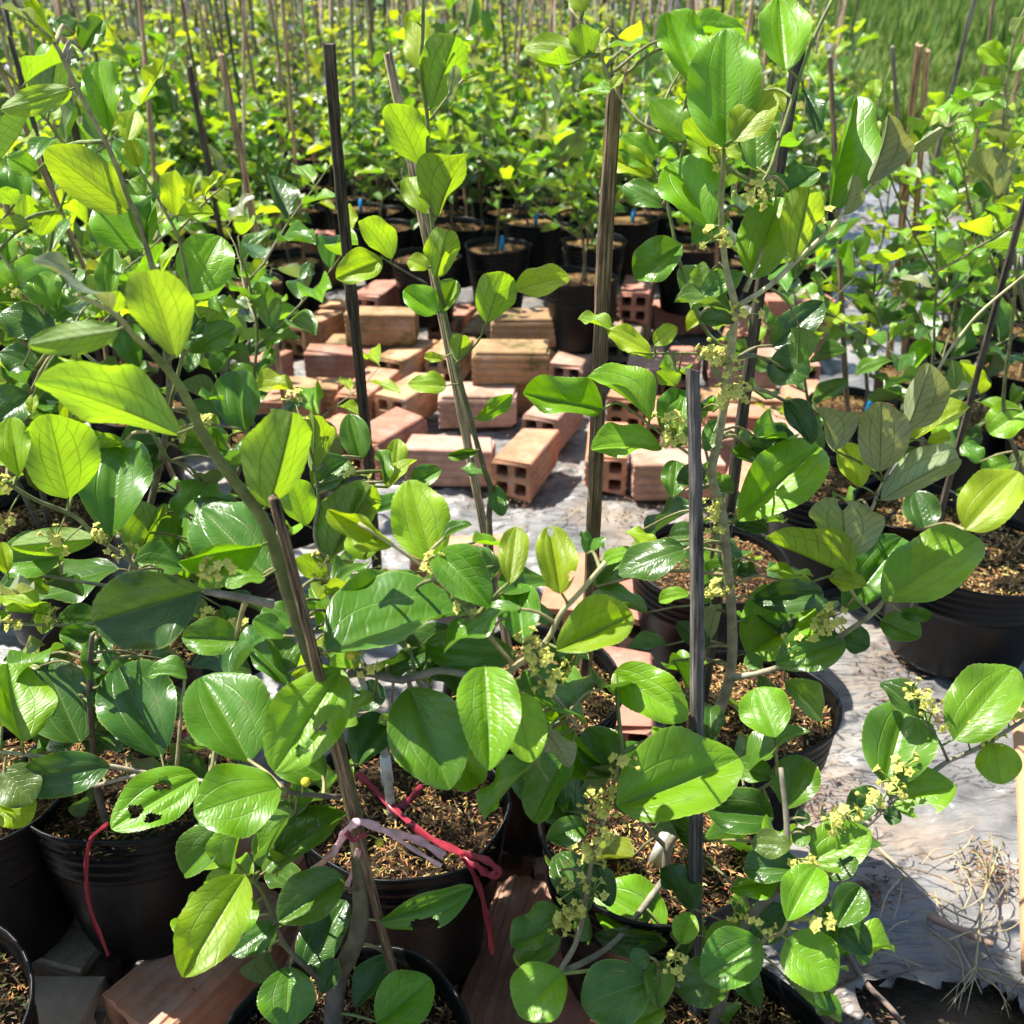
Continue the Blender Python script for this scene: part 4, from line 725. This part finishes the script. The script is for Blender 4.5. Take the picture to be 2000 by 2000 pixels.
# ------------------------------------------------------------------ ordinary saplings
def sap_spec(seed, h, detail=True):
    rng = random.Random(seed); st = MB(); lv = []
    def limb(p, d, ln, r, young, lvl):
        pts = [p]; q = p.copy(); dd = d.copy(); n = max(4, int(ln / .030)); nodes = []
        for k in range(n):
            dd = (dd + Vector((rng.uniform(-1, 1), rng.uniform(-1, 1), rng.uniform(-.3, .8))) * .17).normalized(); q = q + dd * (ln / n); pts.append(q.copy()); nodes.append((q.copy(), dd.copy(), (k + 1) / n))
        c0 = BARK if lvl == 0 else BARKG
        st.tube(pts, [r * (1 - .7 * i / n) for i in range(n + 1)], 6, [tuple(a + (b_ - a) * (i / n) for a, b_ in zip(c0, GREEN)) for i in range(n + 1)])
        side = rng.choice((-1, 1)); az = rng.uniform(0, 6.3)
        for (q, dd, t) in nodes:
            if lvl == 0 and t < .16: continue
            az += 2.4 if lvl == 0 else math.pi + rng.uniform(-.5, .5)
            o = Vector((math.cos(az), math.sin(az), 0)); o = (o - dd * o.dot(dd)); o = o.normalized() if o.length > .1 else dd.orthogonal()
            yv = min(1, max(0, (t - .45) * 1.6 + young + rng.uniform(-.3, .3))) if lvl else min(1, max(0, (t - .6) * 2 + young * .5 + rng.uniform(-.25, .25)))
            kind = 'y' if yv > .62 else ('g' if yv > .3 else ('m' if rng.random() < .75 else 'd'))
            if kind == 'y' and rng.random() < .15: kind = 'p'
            ln2 = rng.uniform(.046, .080) * (1.0 if yv < .6 else rng.uniform(.55, .95))
            pd = (o + dd * rng.uniform(.2, .7) + Vector((0, 0, rng.uniform(-.2, .5)))).normalized(); b0 = q + pd * .008
            tp = b0 + (pd + Vector((0, 0, rng.uniform(-.5, .25)))).normalized() * ln2
            nn = (Vector((0, 0, 1)) + o * rng.uniform(-.3, .5) + Vector((rng.uniform(-.5, .5), rng.uniform(-.5, .5), 0)))
            st.tube([q, b0 + pd * .001], [.0011, .0009], 4, [GREEN] * 2); lv.append((b0, tp, nn, ln2 * rng.uniform(.5, .66), kind, rng.randrange(18)))
            if lvl == 0 and t > .22 and rng.random() < .58: limb(q, (o + Vector((0, 0, rng.uniform(.3, 1)))).normalized(), rng.uniform(.10, .26), r * .5, young + .15, 1)
    nst = 1 if rng.random() < .6 else 2
    for k in range(nst): limb(Vector((rng.uniform(-.02, .02), rng.uniform(-.02, .02), 0)), Vector((rng.uniform(-.18, .18), rng.uniform(-.18, .18), 1)).normalized(), h * rng.uniform(.8, 1.1), .0042, rng.uniform(-.1, .25), 0)
    spec = dict(stem=st.mesh('stem', 'stem'), leaves=[], n=len(lv))
    if detail:
        for (b0, tp, nn, wd, k, v) in lv: spec['leaves'].append((LEAF[v], leaf_matrix(b0, tp, nn, wd), k))
    else:
        mb = MB()
        for (b0, tp, nn, wd, k, v) in lv:
            m_ = leaf_matrix(b0, tp, nn, wd); lvs, lfs, luv = leaf_geo(rng, 4, 6, *SH[v % 6], .5, .3, .1, 0); kc = kcolor(k, rng); mb.add([m_ @ Vector(p) for p in lvs], lfs, (kc[0] * .98, kc[1] * .85, kc[2] * 2 + .012, kc[3] * .8), luv)
        spec['foliage'] = mb.mesh('foliage', 'leaf_mass')
    return spec
NEAR = [sap_spec(200 + i, .36 + .05 * (i % 4)) for i in range(8)]
FAR = [sap_spec(300 + i, .36 + .05 * (i % 4), False) for i in range(10)]
def put_sapling(x, y, z0, label, group, D=.21, H=.2, seed=0, near=True, sc=1.0, tagblue=False):
    rng = random.Random(seed * 7 + 3); root = obj('potted_sapling', None, None, Matrix.Translation((x, y, z0)), label=label, cat='potted plant', group=group)
    add_pot(root, D, H, rng.randrange(3), rng.uniform(0, 6.3), not near)
    sp = rng.choice(NEAR if near else FAR); m_ = Matrix.Translation((0, 0, H * .86)) @ Matrix.Rotation(rng.uniform(0, 6.3), 4, 'Z') @ Matrix.Scale(sc * rng.uniform(.85, 1.15), 4)
    obj('stem', sp['stem'], root, m_)
    if near:
        for (me_, lm, k) in sp['leaves']: obj('leaf', me_, root, m_ @ lm, kcolor(k, rng))
    else: obj('foliage', sp['foliage'], root, m_, kind='stuff')
    if tagblue: mb = MB(); mb.tube([(.01, -.02, H * .9), (.012, -.022, H * .9 + .05)], [.007, .006], 6); obj('tie_tape', mb.mesh('tie_tape', 'blue'), root)
    return root
taken = [(p_['org'].x, p_['org'].y, p_['D'] / 2) for p_ in (L, Bp, K, Rr, R2, BR, LC, U, Fp, G2, T)]
def free(x, y, r=.105): return all((x - a) ** 2 + (y - b_) ** 2 > (r + c) ** 2 * .93 for a, b_, c in taken)
cnt = 0
def sap_px(px, py, zr, label, group=None, D=.205, H=.19, sc=1.0, blue=False, near=True):
    global cnt; c = G(px, py, zr); cnt += 1
    taken.append((c.x, c.y, D / 2)); put_sapling(c.x, c.y, zr - H, label, group, D, H, 900 + cnt, near, sc, blue); return c
rowlab = 'small sapling in a black pot in the row behind the brick patch'; rowgrp = 'pots lined up behind the bricks'
for i, (px, py, lev) in enumerate([(832, 500, 1), (973, 478, 1), (1135, 540, 1), (1160, 470, 1), (1228, 425, 1), (750, 440, 1), (885, 438, 1), (1040, 430, 1), (1345, 480, 1), (1445, 500, 1), (700, 405, 1), (1310, 430, 1)]):
    c = G(px, py, BH * lev + .19)
    if free(c.x, c.y, .09): sap_px(px, py, BH * lev + .19, rowlab, rowgrp, D=.20, sc=.98, blue=(i % 3 == 1))
sap_px(1610, 935, .2, 'bushy sapling in black pot on the sheet, next to the pale-stemmed plant'); sap_px(1790, 985, .2, 'leafy sapling in black pot crowded against the wide pot on the sheet')
sap_px(-75, 1540, .29, 'sapling in black pot partly cut off beside the dark-leaved plant', sc=.8); sap_px(-215, 2010, .29, 'sapling in black pot beside the weathered bricks at the sheet corner', sc=.5)
sap_px(80, 1010, .29, 'leafy sapling in black pot between the tall leaning plant and the bed', sc=1.0); sap_px(420, 1060, .29, 'leafy sapling in black pot just behind the crooked-trunk plant', sc=.95)
sap_px(1680, 790, .2, 'sapling in black pot at the edge of the brick patch, thin brown stake beside', sc=1.05, blue=True); sap_px(1900, 800, .2, 'dense sapling in black pot behind the wide pot', sc=1.15); sap_px(540, 850, .29, 'slim flowering sapling in black pot at the corner of the bricks', sc=1.0)
sap_px(1985, 560, .2, 'tall pale-tipped sapling in black pot past the dark leaning stake', sc=1.4)
# beds: jittered rows
spots = []
rng = random.Random(77)
for j in range(40):
    y = 1.5 + j * .245
    for i in range(-28, 28):
        x = i * .265 + (j % 2) * .13 + rng.uniform(-.03, .03); yy = y + rng.uniform(-.03, .03)
        if yy > 9.6 or abs(x) > .56 * yy + .25: continue
        if -.72 < x < .88 and yy < 3.15: continue
        if x > 0 and yy < 1.95: continue
        edge = .335 * yy + .08
        if yy < 6.6 and edge - .2 < x < edge + .3 and yy > 2.7: continue
        if x > edge and yy > 3.7: continue
        if x > .24 * yy + .25 and yy > 4.5: continue
        if free(x, yy, .10): spots.append((yy, x)); taken.append((x, yy, .10))
spots.sort(); rest = []
NI = 285; ns = 0
for k, (y, x) in enumerate(spots):
    if k < NI:
        if x > .3 * y: lab, grp = 'leafy sapling in black pot in the bed across the sheet path', 'saplings across the path'
        elif y < 3.2: lab, grp = 'leafy sapling in black pot in the dense bed flanking the bricks', 'saplings flanking the bricks'
        elif x > .335 * y - .75: lab, grp = 'young sapling in black pot in the rows along the edge of the sheet path', 'saplings along the path edge'
        elif y < 4.0: lab, grp = 'young sapling in black pot in the first rows beyond the brick patch', 'saplings just beyond the bricks'
        else: lab, grp = 'young yellow-green sapling in the far crowded rows of staked pots', 'saplings in the far rows'
        near = y < 4.0
        put_sapling(x, y, 0 if k % 3 else .0, lab, grp, .2, .19, k, near, random.Random(k).uniform(.85, 1.15))
    else: rest.append((y, x))
print('spots', len(spots))
if rest:
    mb = MB(); rr = random.Random(3); SR = [FAR[i]['foliage'] for i in range(4)]; data = []
    for me_ in SR:
        v = np.empty(len(me_.vertices) * 3, 'f'); me_.vertices.foreach_get('co', v); ca = np.empty(len(me_.vertices) * 4, 'f'); me_.color_attributes['Col'].data.foreach_get('color', ca)
        uvx = np.zeros((len(me_.vertices), 2), 'f'); li = np.empty(len(me_.loops), 'i'); me_.loops.foreach_get('vertex_index', li); uu = np.empty(len(me_.loops) * 2, 'f'); me_.uv_layers[0].data.foreach_get('uv', uu); uvx[li] = uu.reshape(-1, 2)
        data.append((v.reshape(-1, 3), [tuple(p.vertices) for p in me_.polygons], [tuple(c) for c in ca.reshape(-1, 4)], [tuple(c) for c in uvx]))
    for (y, x) in rest:
        v, f, c, uvv = rr.choice(data); a = rr.uniform(0, 6.3); s = rr.uniform(.9, 1.3); ro = np.array([[math.cos(a), -math.sin(a), 0], [math.sin(a), math.cos(a), 0], [0, 0, 1]]); mb.add((v @ ro.T * s + np.array([x, y, .17])).tolist(), f, c, uvv)
    obj('distant_saplings', mb.mesh('distant_saplings', 'leaf_mass'), kind='stuff', label='mass of distant young saplings beyond the staked rows', cat='saplings')
# ------------------------------------------------------------------ stakes near and far
stake_px((530, 975), .60, (765, 1885), .80, 8.5, 'brown', 'split bamboo stake tied along the crooked brown trunk', .26, 0, .3)
stake_px((646, 85), 1.0, (722, 945), 1.33, 13, 'dark', 'thick blackened stake with pale cut top left of the thin sapling', .24, 1, .2)
stake_px((757, 102), .98, (958, 1095), 1.16, 11, 'pale', 'slanting light brown stake beside the thin upright sapling', .27, 2, .5)
stake_px((1203, 160), .86, (1150, 1190), 1.13, 14, 'brown', 'rough dark brown split stake standing over the orange bricks', .27, 3, .1)
stake_px((1358, 722), .74, (1358, 1870), .80, 10.5, 'black', 'straight square stake with one silvery face, black on the other', .26, 4, .45)
stake_px((1565, 40), .95, (1436, 925), 1.08, 12, 'dark', 'blackish leaning stake behind the big rounded leaves', .27, 0, .3)
stake_px((1797, 88), 1.9, (1762, 440), 2.2, 16, 'tan', 'thicker of two light brown stakes standing together by the path', .1, 1); stake_px((1815, 98), 1.9, (1786, 440), 2.2, 12, 'tan', 'thinner of two light brown stakes standing together by the path', .1, 2)
stake_px((-5, 125), 1.35, (170, 535), 1.5, 10, 'tan', 'slanting brown stake at the tall leaning sapling', .1, 3); stake_px((115, 122), 1.5, (160, 300), 1.6, 11, 'dark', 'short dark stake behind the silvery shoot tip', .1, 4)
stake_px((370, 130), 2.3, (430, 450), 2.5, 13, 'dark', 'dark thin stake in the dense bed between two saplings', .1, 1); stake_px((435, 105), 1.75, (545, 720), 2.1, 12, 'tan', 'long light brown stake slanting over the bed beside the bricks', .1, 2)
stake_px((1619, 115), 1.7, (1650, 700), 1.85, 10, 'brown', 'thin brown stake behind the upright pointed leaf', .1, 3); stake_px((2012, 370), 1.25, (1870, 880), 1.42, 11, 'dark', 'dark brown stake leaning over the wide pot', .1, 0)
stake_px((1905, -10), 2.3, (1852, 215), 2.5, 12, 'grey', 'grey leaning stake standing before the grass', .1, 4); stake_px((1745, 90), 2.6, (1755, 280), 2.8, 11, 'grey', 'thin grey stake at the near end of the path', .1, 2)
stake_px((1418, 105), 2.0, (1400, 500), 2.3, 11, 'brown', 'brown stake among the pots behind the rounded leaves', .25, 1)
far_mb = MB()
for k, (y, x) in enumerate(spots):
    r = random.Random(k + 5000)
    if r.random() < .2: continue
    b0 = Vector((x + r.uniform(-.05, .05), y + r.uniform(-.05, .05), .12)); t0 = b0 + Vector((r.uniform(-.09, .09), r.uniform(-.09, .09), r.uniform(.70, 1.12)))
    c = r.choice(['brown', 'tan', 'tan', 'grey', 'pale', 'dark'])
    if k < 290: stake(b0, t0, r.uniform(8, 12), c, {'brown': 'thin dark brown', 'tan': 'thin tan', 'grey': 'thin weathered grey', 'pale': 'thin pale straw-coloured', 'dark': 'thin blackened'}[c] + ' bamboo stake standing among the crowded rows of saplings', c + ' stakes in the sapling beds', k % 5, r.uniform(0, 3))
    else: far_mb.tube([b0, (b0 + t0) / 2, t0], [.0055, .005, .0045], 5, [tuple(q * 1.1 for q in SC[c][:3])] * 3)
rs = random.Random(8)
for k in range(230):
    y = rs.uniform(6.0, 11); x = rs.uniform(-.55 * y, .2 * y); b0 = Vector((x, y, 0)); t0 = b0 + Vector((rs.uniform(-.1, .1), rs.uniform(-.1, .1), rs.uniform(.8, 1.25)))
    far_mb.tube([b0, t0], [.006, .005], 5, [tuple(q * rs.uniform(.8, 1.2) for q in SC[rs.choice(['brown', 'tan', 'pale', 'grey'])][:3])] * 2)
obj('distant_stakes', far_mb.mesh('distant_stakes', 'dry'), kind='stuff', label='thicket of distant bamboo stakes rising over the far rows', cat='stakes')
# ------------------------------------------------------------------ shrubs at the far edge
def shrub_specs(i):
    rng = random.Random(600 + i); mb = MB(); tk = MB(); ends = []
    for k in range(7):
        a = rng.uniform(0, 6.3); d = Vector((math.cos(a) * .45, math.sin(a) * .45, 1)).normalized(); p = [Vector((0, 0, -.05))]
        for s in range(5): d = (d + Vector((rng.uniform(-1, 1), rng.uniform(-1, 1), rng.uniform(-.3, .6))) * .25).normalized(); p.append(p[-1] + d * .42); ends.append(p[-1])
        tk.tube(p, [.04 - .006 * q for q in range(6)], 6, [BARK] * 6)
    for k in range(1500):
        c = rng.choice(ends) + Vector((rng.gauss(0, .28), rng.gauss(0, .28), rng.gauss(0, .25)))
        if c.z < .05: c.z = rng.uniform(.05, .6)
        d = Vector((rng.uniform(-1, 1), rng.uniform(-1, 1), rng.uniform(-.5, .5))).normalized(); ln = rng.uniform(.07, .13); m_ = leaf_matrix(c, c + d * ln, Vector((rng.uniform(-.6, .6), rng.uniform(-.6, .6), 1)), ln * .5)
        lvs, lfs, luv = leaf_geo(rng, 2, 4, *SH[0], .4, .3, 0, 0); mb.add([m_ @ Vector(p) for p in lvs], lfs, kcolor(rng.choice('ggmmd'), rng), luv)
    return tk.mesh('trunk', 'stem'), mb.mesh('crown', 'leaf_mass')
SHR = [shrub_specs(i) for i in range(3)]
for i in range(8):
    r = random.Random(i + 40); x = -7.5 + i * 1.25 + r.uniform(-.3, .3); y = 12.2 + r.uniform(-.8, 1.2)
    rt = obj('shrub', None, None, Matrix.Translation((x, y, -.04)) @ Matrix.Rotation(r.uniform(0, 6.3), 4, 'Z') @ Matrix.Scale(r.uniform(.9, 1.3), 4), label='leafy green shrub along the far edge of the nursery', cat='shrub', group='shrubs along the far edge')
    obj('trunk', SHR[i % 3][0], rt); obj('crown', SHR[i % 3][1], rt, kind='stuff')
# ------------------------------------------------------------------ bricks under the near pots
def under(pl, offs, c='r', where='under a near pot', grp='bricks under the near pots'):
    for (dx, dy, yaw) in offs: brick(0, 0, yaw, c, 0, where, grp, world=(pl['org'].x + dx, pl['org'].y + dy, 0))
brick(60, 1790, -14, 'g', tag='grey weathered grooved brick beside the dark-leaved pot'); brick(400, 1850, 56, 'o', v=1, tag='bright orange grooved brick poking out beside the crooked sapling pot')
brick(1010, 1850, 78, 'r', v=1, tag='dark red grooved brick between the two near pots'); brick(1220, 1335, 84, 'r', tag='red brick behind the low flowering sapling'); brick(520, 1660, 70, 'o', tag='orange brick between the two ribboned pots')
under(Bp, [(.05, .02, 80), (-.055, .0, 82)], 'r', 'under the pot bound with red ribbon', 'bricks under the ribbon pot')
under(K, [(.05, 0, 88), (-.05, 0, 92)], 'p', 'under the thin upright sapling', 'bricks under the thin sapling')
under(R2, [(.05, 0, 84), (-.055, .01, 80)], 'r', 'under the low flowering sapling', 'bricks under the flowering sapling')
under(LC, [(-.04, .06, 4), (-.06, -.05, -2)], 'g', 'under the dark-leaved sapling', 'bricks under the dark-leaved sapling')
under(U, [(0, .05, 0), (0, -.05, 4)], 'p', 'under the tall leaning sapling', 'bricks under the leaning sapling')
under(L, [(.05, 0, 88), (-.05, 0, 90)], 'o', 'under the crooked-trunk sapling', 'bricks under the crooked sapling')
# ------------------------------------------------------------------ ribbons
def ribbon(paths, label, m_='ribbon', name='ribbon'):
    root = None
    for k, (pts, wmm, mm) in enumerate(paths):
        W = smooth_path(pts, 6); mb = MB(); vs = []; fs = []; rg = random.Random(k + len(label))
        for i, p in enumerate(W):
            t = (W[min(i + 1, len(W) - 1)] - W[max(i - 1, 0)]).normalized(); s = t.cross((CAM - p).normalized()); s = s.normalized() if s.length > .05 else Vector((1, 0, 0)); s = (s + t.cross(s) * .5 * math.sin(i * .7 + k)).normalized(); ww = wmm / 2000 * (1 + .25 * math.sin(i * 1.3)); nn = t.cross(s) * .00035
            bow = t.cross(s) * ww * .35
            vs += [p - s * ww + nn, p + bow + nn, p + s * ww + nn, p - s * ww - nn, p + bow - nn, p + s * ww - nn]
        for i in range(len(W) - 1):
            a = i * 6; b_ = a + 6
            fs += [(a, a + 1, b_ + 1, b_), (a + 1, a + 2, b_ + 2, b_ + 1), (a + 3, b_ + 3, b_ + 4, a + 4), (a + 4, b_ + 4, b_ + 5, a + 5), (a, b_, b_ + 3, a + 3), (a + 2, a + 5, b_ + 5, b_ + 2)]
        mb.add(vs, fs); me_ = mb.mesh(name, mm)
        if root is None: root = obj(name, me_, label=label, cat='ribbon')
        else: obj('ribbon_strand', me_, root)
    return root
zB = .92
def PB(x, y, Z=zB): return P(x, y, Z)
ribbon([([PB(698, 1510, 1.0), PB(765, 1575, .985), PB(830, 1630, .93), PB(905, 1668, .865)], 6, 'ribbon'), ([PB(905, 1668, .865), PB(950, 1680, .855), PB(975, 1705, .85), PB(955, 1708, .853), PB(930, 1690, .858), PB(905, 1668, .866)], 6, 'ribbon'),
        ([PB(905, 1668, .865), PB(935, 1730, .885), PB(955, 1810, .905), PB(962, 1865, .925)], 5, 'ribbon'), ([PB(825, 1535, 1.02), PB(790, 1570, .995), PB(765, 1578, .985)], 6, 'ribbon')], 'bright red plastic ribbon knotted round the pinched pot rim')
ribbon([([P(606, 1706, .80), P(650, 1665, .74), P(678, 1622, .715), P(705, 1605, .71), P(760, 1625, .72), P(815, 1640, .74), P(868, 1672, .76)], 5.5, 'ribbon_pale'), ([P(745, 1618, .715), P(810, 1660, .735), P(862, 1692, .75)], 3, 'ribbon_pale'), ([P(676, 1625, .716), P(690, 1640, .712), P(715, 1628, .712)], 3.5, 'ribbon'), ([P(675, 1735, .78), P(690, 1700, .76), P(700, 1660, .73)], 4, 'ribbon_pale')], 'frayed faded pink ribbon tied around the crooked trunk')
ribbon([([P(212, 1608, .90), P(178, 1640, .865), P(168, 1700, .875), P(178, 1780, .90), P(212, 1866, .925)], 3.6, 'ribbon')], 'dark red ribbon strip hanging down the dark-leaved pot')
ribbon([([P(355, 1425, .98), P(365, 1465, .96), P(395, 1500, .95), P(415, 1590, .93), P(440, 1700, .95)], 7, 'ribbon')], 'wine red ribbon behind the dark leaves')
ribbon([([P(930, 1065, 1.12), P(940, 1100, 1.11), P(955, 1140, 1.12), P(970, 1180, 1.12)], 5, 'ribbon')], 'short red ribbon tied to the thin sapling')
# fruits
def fruit(x, y, Z, pl):
    mb = MB(); r = .0034; pr = [(-1, .15), (-.8, .62), (-.35, .95), (.1, 1), (.55, .82), (.9, .4), (1, .08)]; mb.tube([(0, 0, z * r) for z, _ in pr], [q * r for _, q in pr], 10); at = P(x, y, Z)
    s = nearest(pl, x, y); f = obj('fruit', mb.mesh('fruit', 'fruit'), pl['root'], Matrix.Translation(at - pl['org'])); mb = MB(); d = s - at; mb.tube(smooth_path([Vector((0, 0, .003)), d * .5 + Vector((0, 0, .006)), d], 4), [.0006] * 9, 5); obj('fruit_stalk', mb.mesh('fruit_stalk', 'pedicel'), f)
fruit(597, 1527, .69, L); fruit(684, 1278, .655, L); fruit(741, 1645, .74, L)
# ------------------------------------------------------------------ litter on the sheet
def litter():
    rng = random.Random(21)
    def heap(name, label, spots_, n, cols, lnr=(.006, .014)):
        mb = MB()
        for k in range(n):
            px, py, sx, sy = rng.choice(spots_); g = G(px + rng.gauss(0, sx), py + rng.gauss(0, sy), 0)
            flake(mb, rng, Vector((g.x, g.y, rng.uniform(-.006, .006))), rng.choice(cols), .7, rng.uniform(*lnr))
        obj(name, mb.mesh(name, 'husk', False), kind='stuff', label=label, cat='litter')
    heap('husk_litter', 'brown husk and leaf crumbs scattered on the grey plastic sheet', [(1610, 1560, 40, 25), (1930, 1690, 30, 25), (1700, 1740, 30, 20), (1560, 1950, 60, 40), (1250, 1000, 60, 15), (1000, 980, 50, 10), (1790, 1290, 60, 30), (1840, 1400, 40, 15), (1130, 880, 40, 30), (1640, 1990, 60, 20)], 1500, [(.20, .11, .06), (.30, .18, .10), (.12, .07, .04), (.36, .25, .15), (.09, .06, .04)])
    mb = MB()
    for k in range(75):
        px, py = rng.choice([(1900, 1850, ), (1850, 1780), (1950, 1900), (1790, 1700), (1700, 1820), (1920, 1700), (1200, 990), (1100, 1050), (1600, 1620)]); g = G(px + rng.gauss(0, 55), py + rng.gauss(0, 45), 0); a = rng.uniform(0, 6.3); ln = rng.uniform(.02, .09); d = Vector((math.cos(a), math.sin(a), rng.uniform(-.05, .15))); s = Vector((-d.y, d.x, 0)) * rng.uniform(-.2, .2)
        q = Vector((g.x, g.y, .002)); c = rng.choice([(.42, .33, .18), (.30, .22, .12), (.5, .42, .26), (.2, .13, .08)]); r = rng.uniform(.0005, .0011)
        mb.tube(smooth_path([q, q + d * ln * .5 + s * ln + Vector((0, 0, .004)), q + d * ln], 3), [r] * 7, 4, [c] * 7)
    obj('straw_litter', mb.mesh('straw_litter', 'dry'), kind='stuff', label='loose straw and dry stems strewn over the crumpled sheet', cat='litter')
litter()
def stick(pts, r0, r1, c, label, name='dry_stick', cat='stick', z=.004):
    W = smooth_path([G(x, y, z + i * .002) for i, (x, y) in enumerate(pts)], 4); n = len(W); mb = MB(); mb.tube(W, [(r0 + (r1 - r0) * i / (n - 1)) / 1000 for i in range(n)], 7, [c] * n); obj(name, mb.mesh(name, 'dry'), label=label, cat=cat)
stick([(1643, 1830), (1670, 1890), (1700, 1930), (1740, 1970), (1770, 2010)], 4, 3, (.20, .15, .12), 'dark bare twig lying beside the torn hole in the sheet')
stick([(1812, 1790), (1870, 1815), (1940, 1845)], 5, 4, (.36, .24, .17), 'short flat brown stick lying on the sheet')
stick([(1715, 1655), (1790, 1725), (1850, 1775), (1905, 1800)], 1.6, 1.2, (.42, .33, .2), 'thin pale straw stalk slanting across the sheet', 'straw_stalk', 'straw')
stick([(1985, 1345), (1998, 1500), (2006, 1650), (2010, 1780), (2014, 1900)], 11, 11, (.44, .26, .14), 'smooth orange-brown bamboo pole lying at the edge of the sheet', 'bamboo_pole', 'pole', .012)
def dry_weed():
    mb = MB(); rng = random.Random(4); W = smooth_path([G(1940, 1690, .012), G(1920, 1760, .02), (G(1908, 1860, .02)), G(1905, 1900, .015)], 5); n = len(W); mb.tube(W, [.0016] * n, 6, [(.36, .29, .15)] * n)
    for k in range(10):
        b0 = W[-1 - rng.randrange(4)]; e = G(1905 + rng.uniform(-70, 95), 1960 + rng.uniform(-20, 40), .004); mb.tube(smooth_path([b0, (b0 + e) / 2 + Vector((rng.uniform(-.01, .01), 0, .008)), e], 3), [.0008, .0007, .0007, .0006, .0006, .0005, .0004], 4, [(.30, .24, .14) if k % 2 else (.42, .35, .2)] * 7)
    for k in range(14):
        b0 = W[rng.randrange(4)]; e = G(1935 + rng.uniform(-60, 70), 1690 + rng.uniform(-70, 60), .006); mb.tube(smooth_path([b0, (b0 + e) / 2 + Vector((0, 0, .015)), e], 3), [.0008, .0007, .0007, .0006, .0006, .0005, .0004], 4, [(.40, .36, .15) if k % 2 else (.30, .2, .12)] * 7)
    obj('dry_weed', mb.mesh('dry_weed', 'dry'), label='uprooted dry weed with stringy roots lying over the torn hole', cat='weed')
dry_weed()
print('objects', len(bpy.data.objects), 'tris', sum(len(m.polygons) for m in bpy.data.meshes))
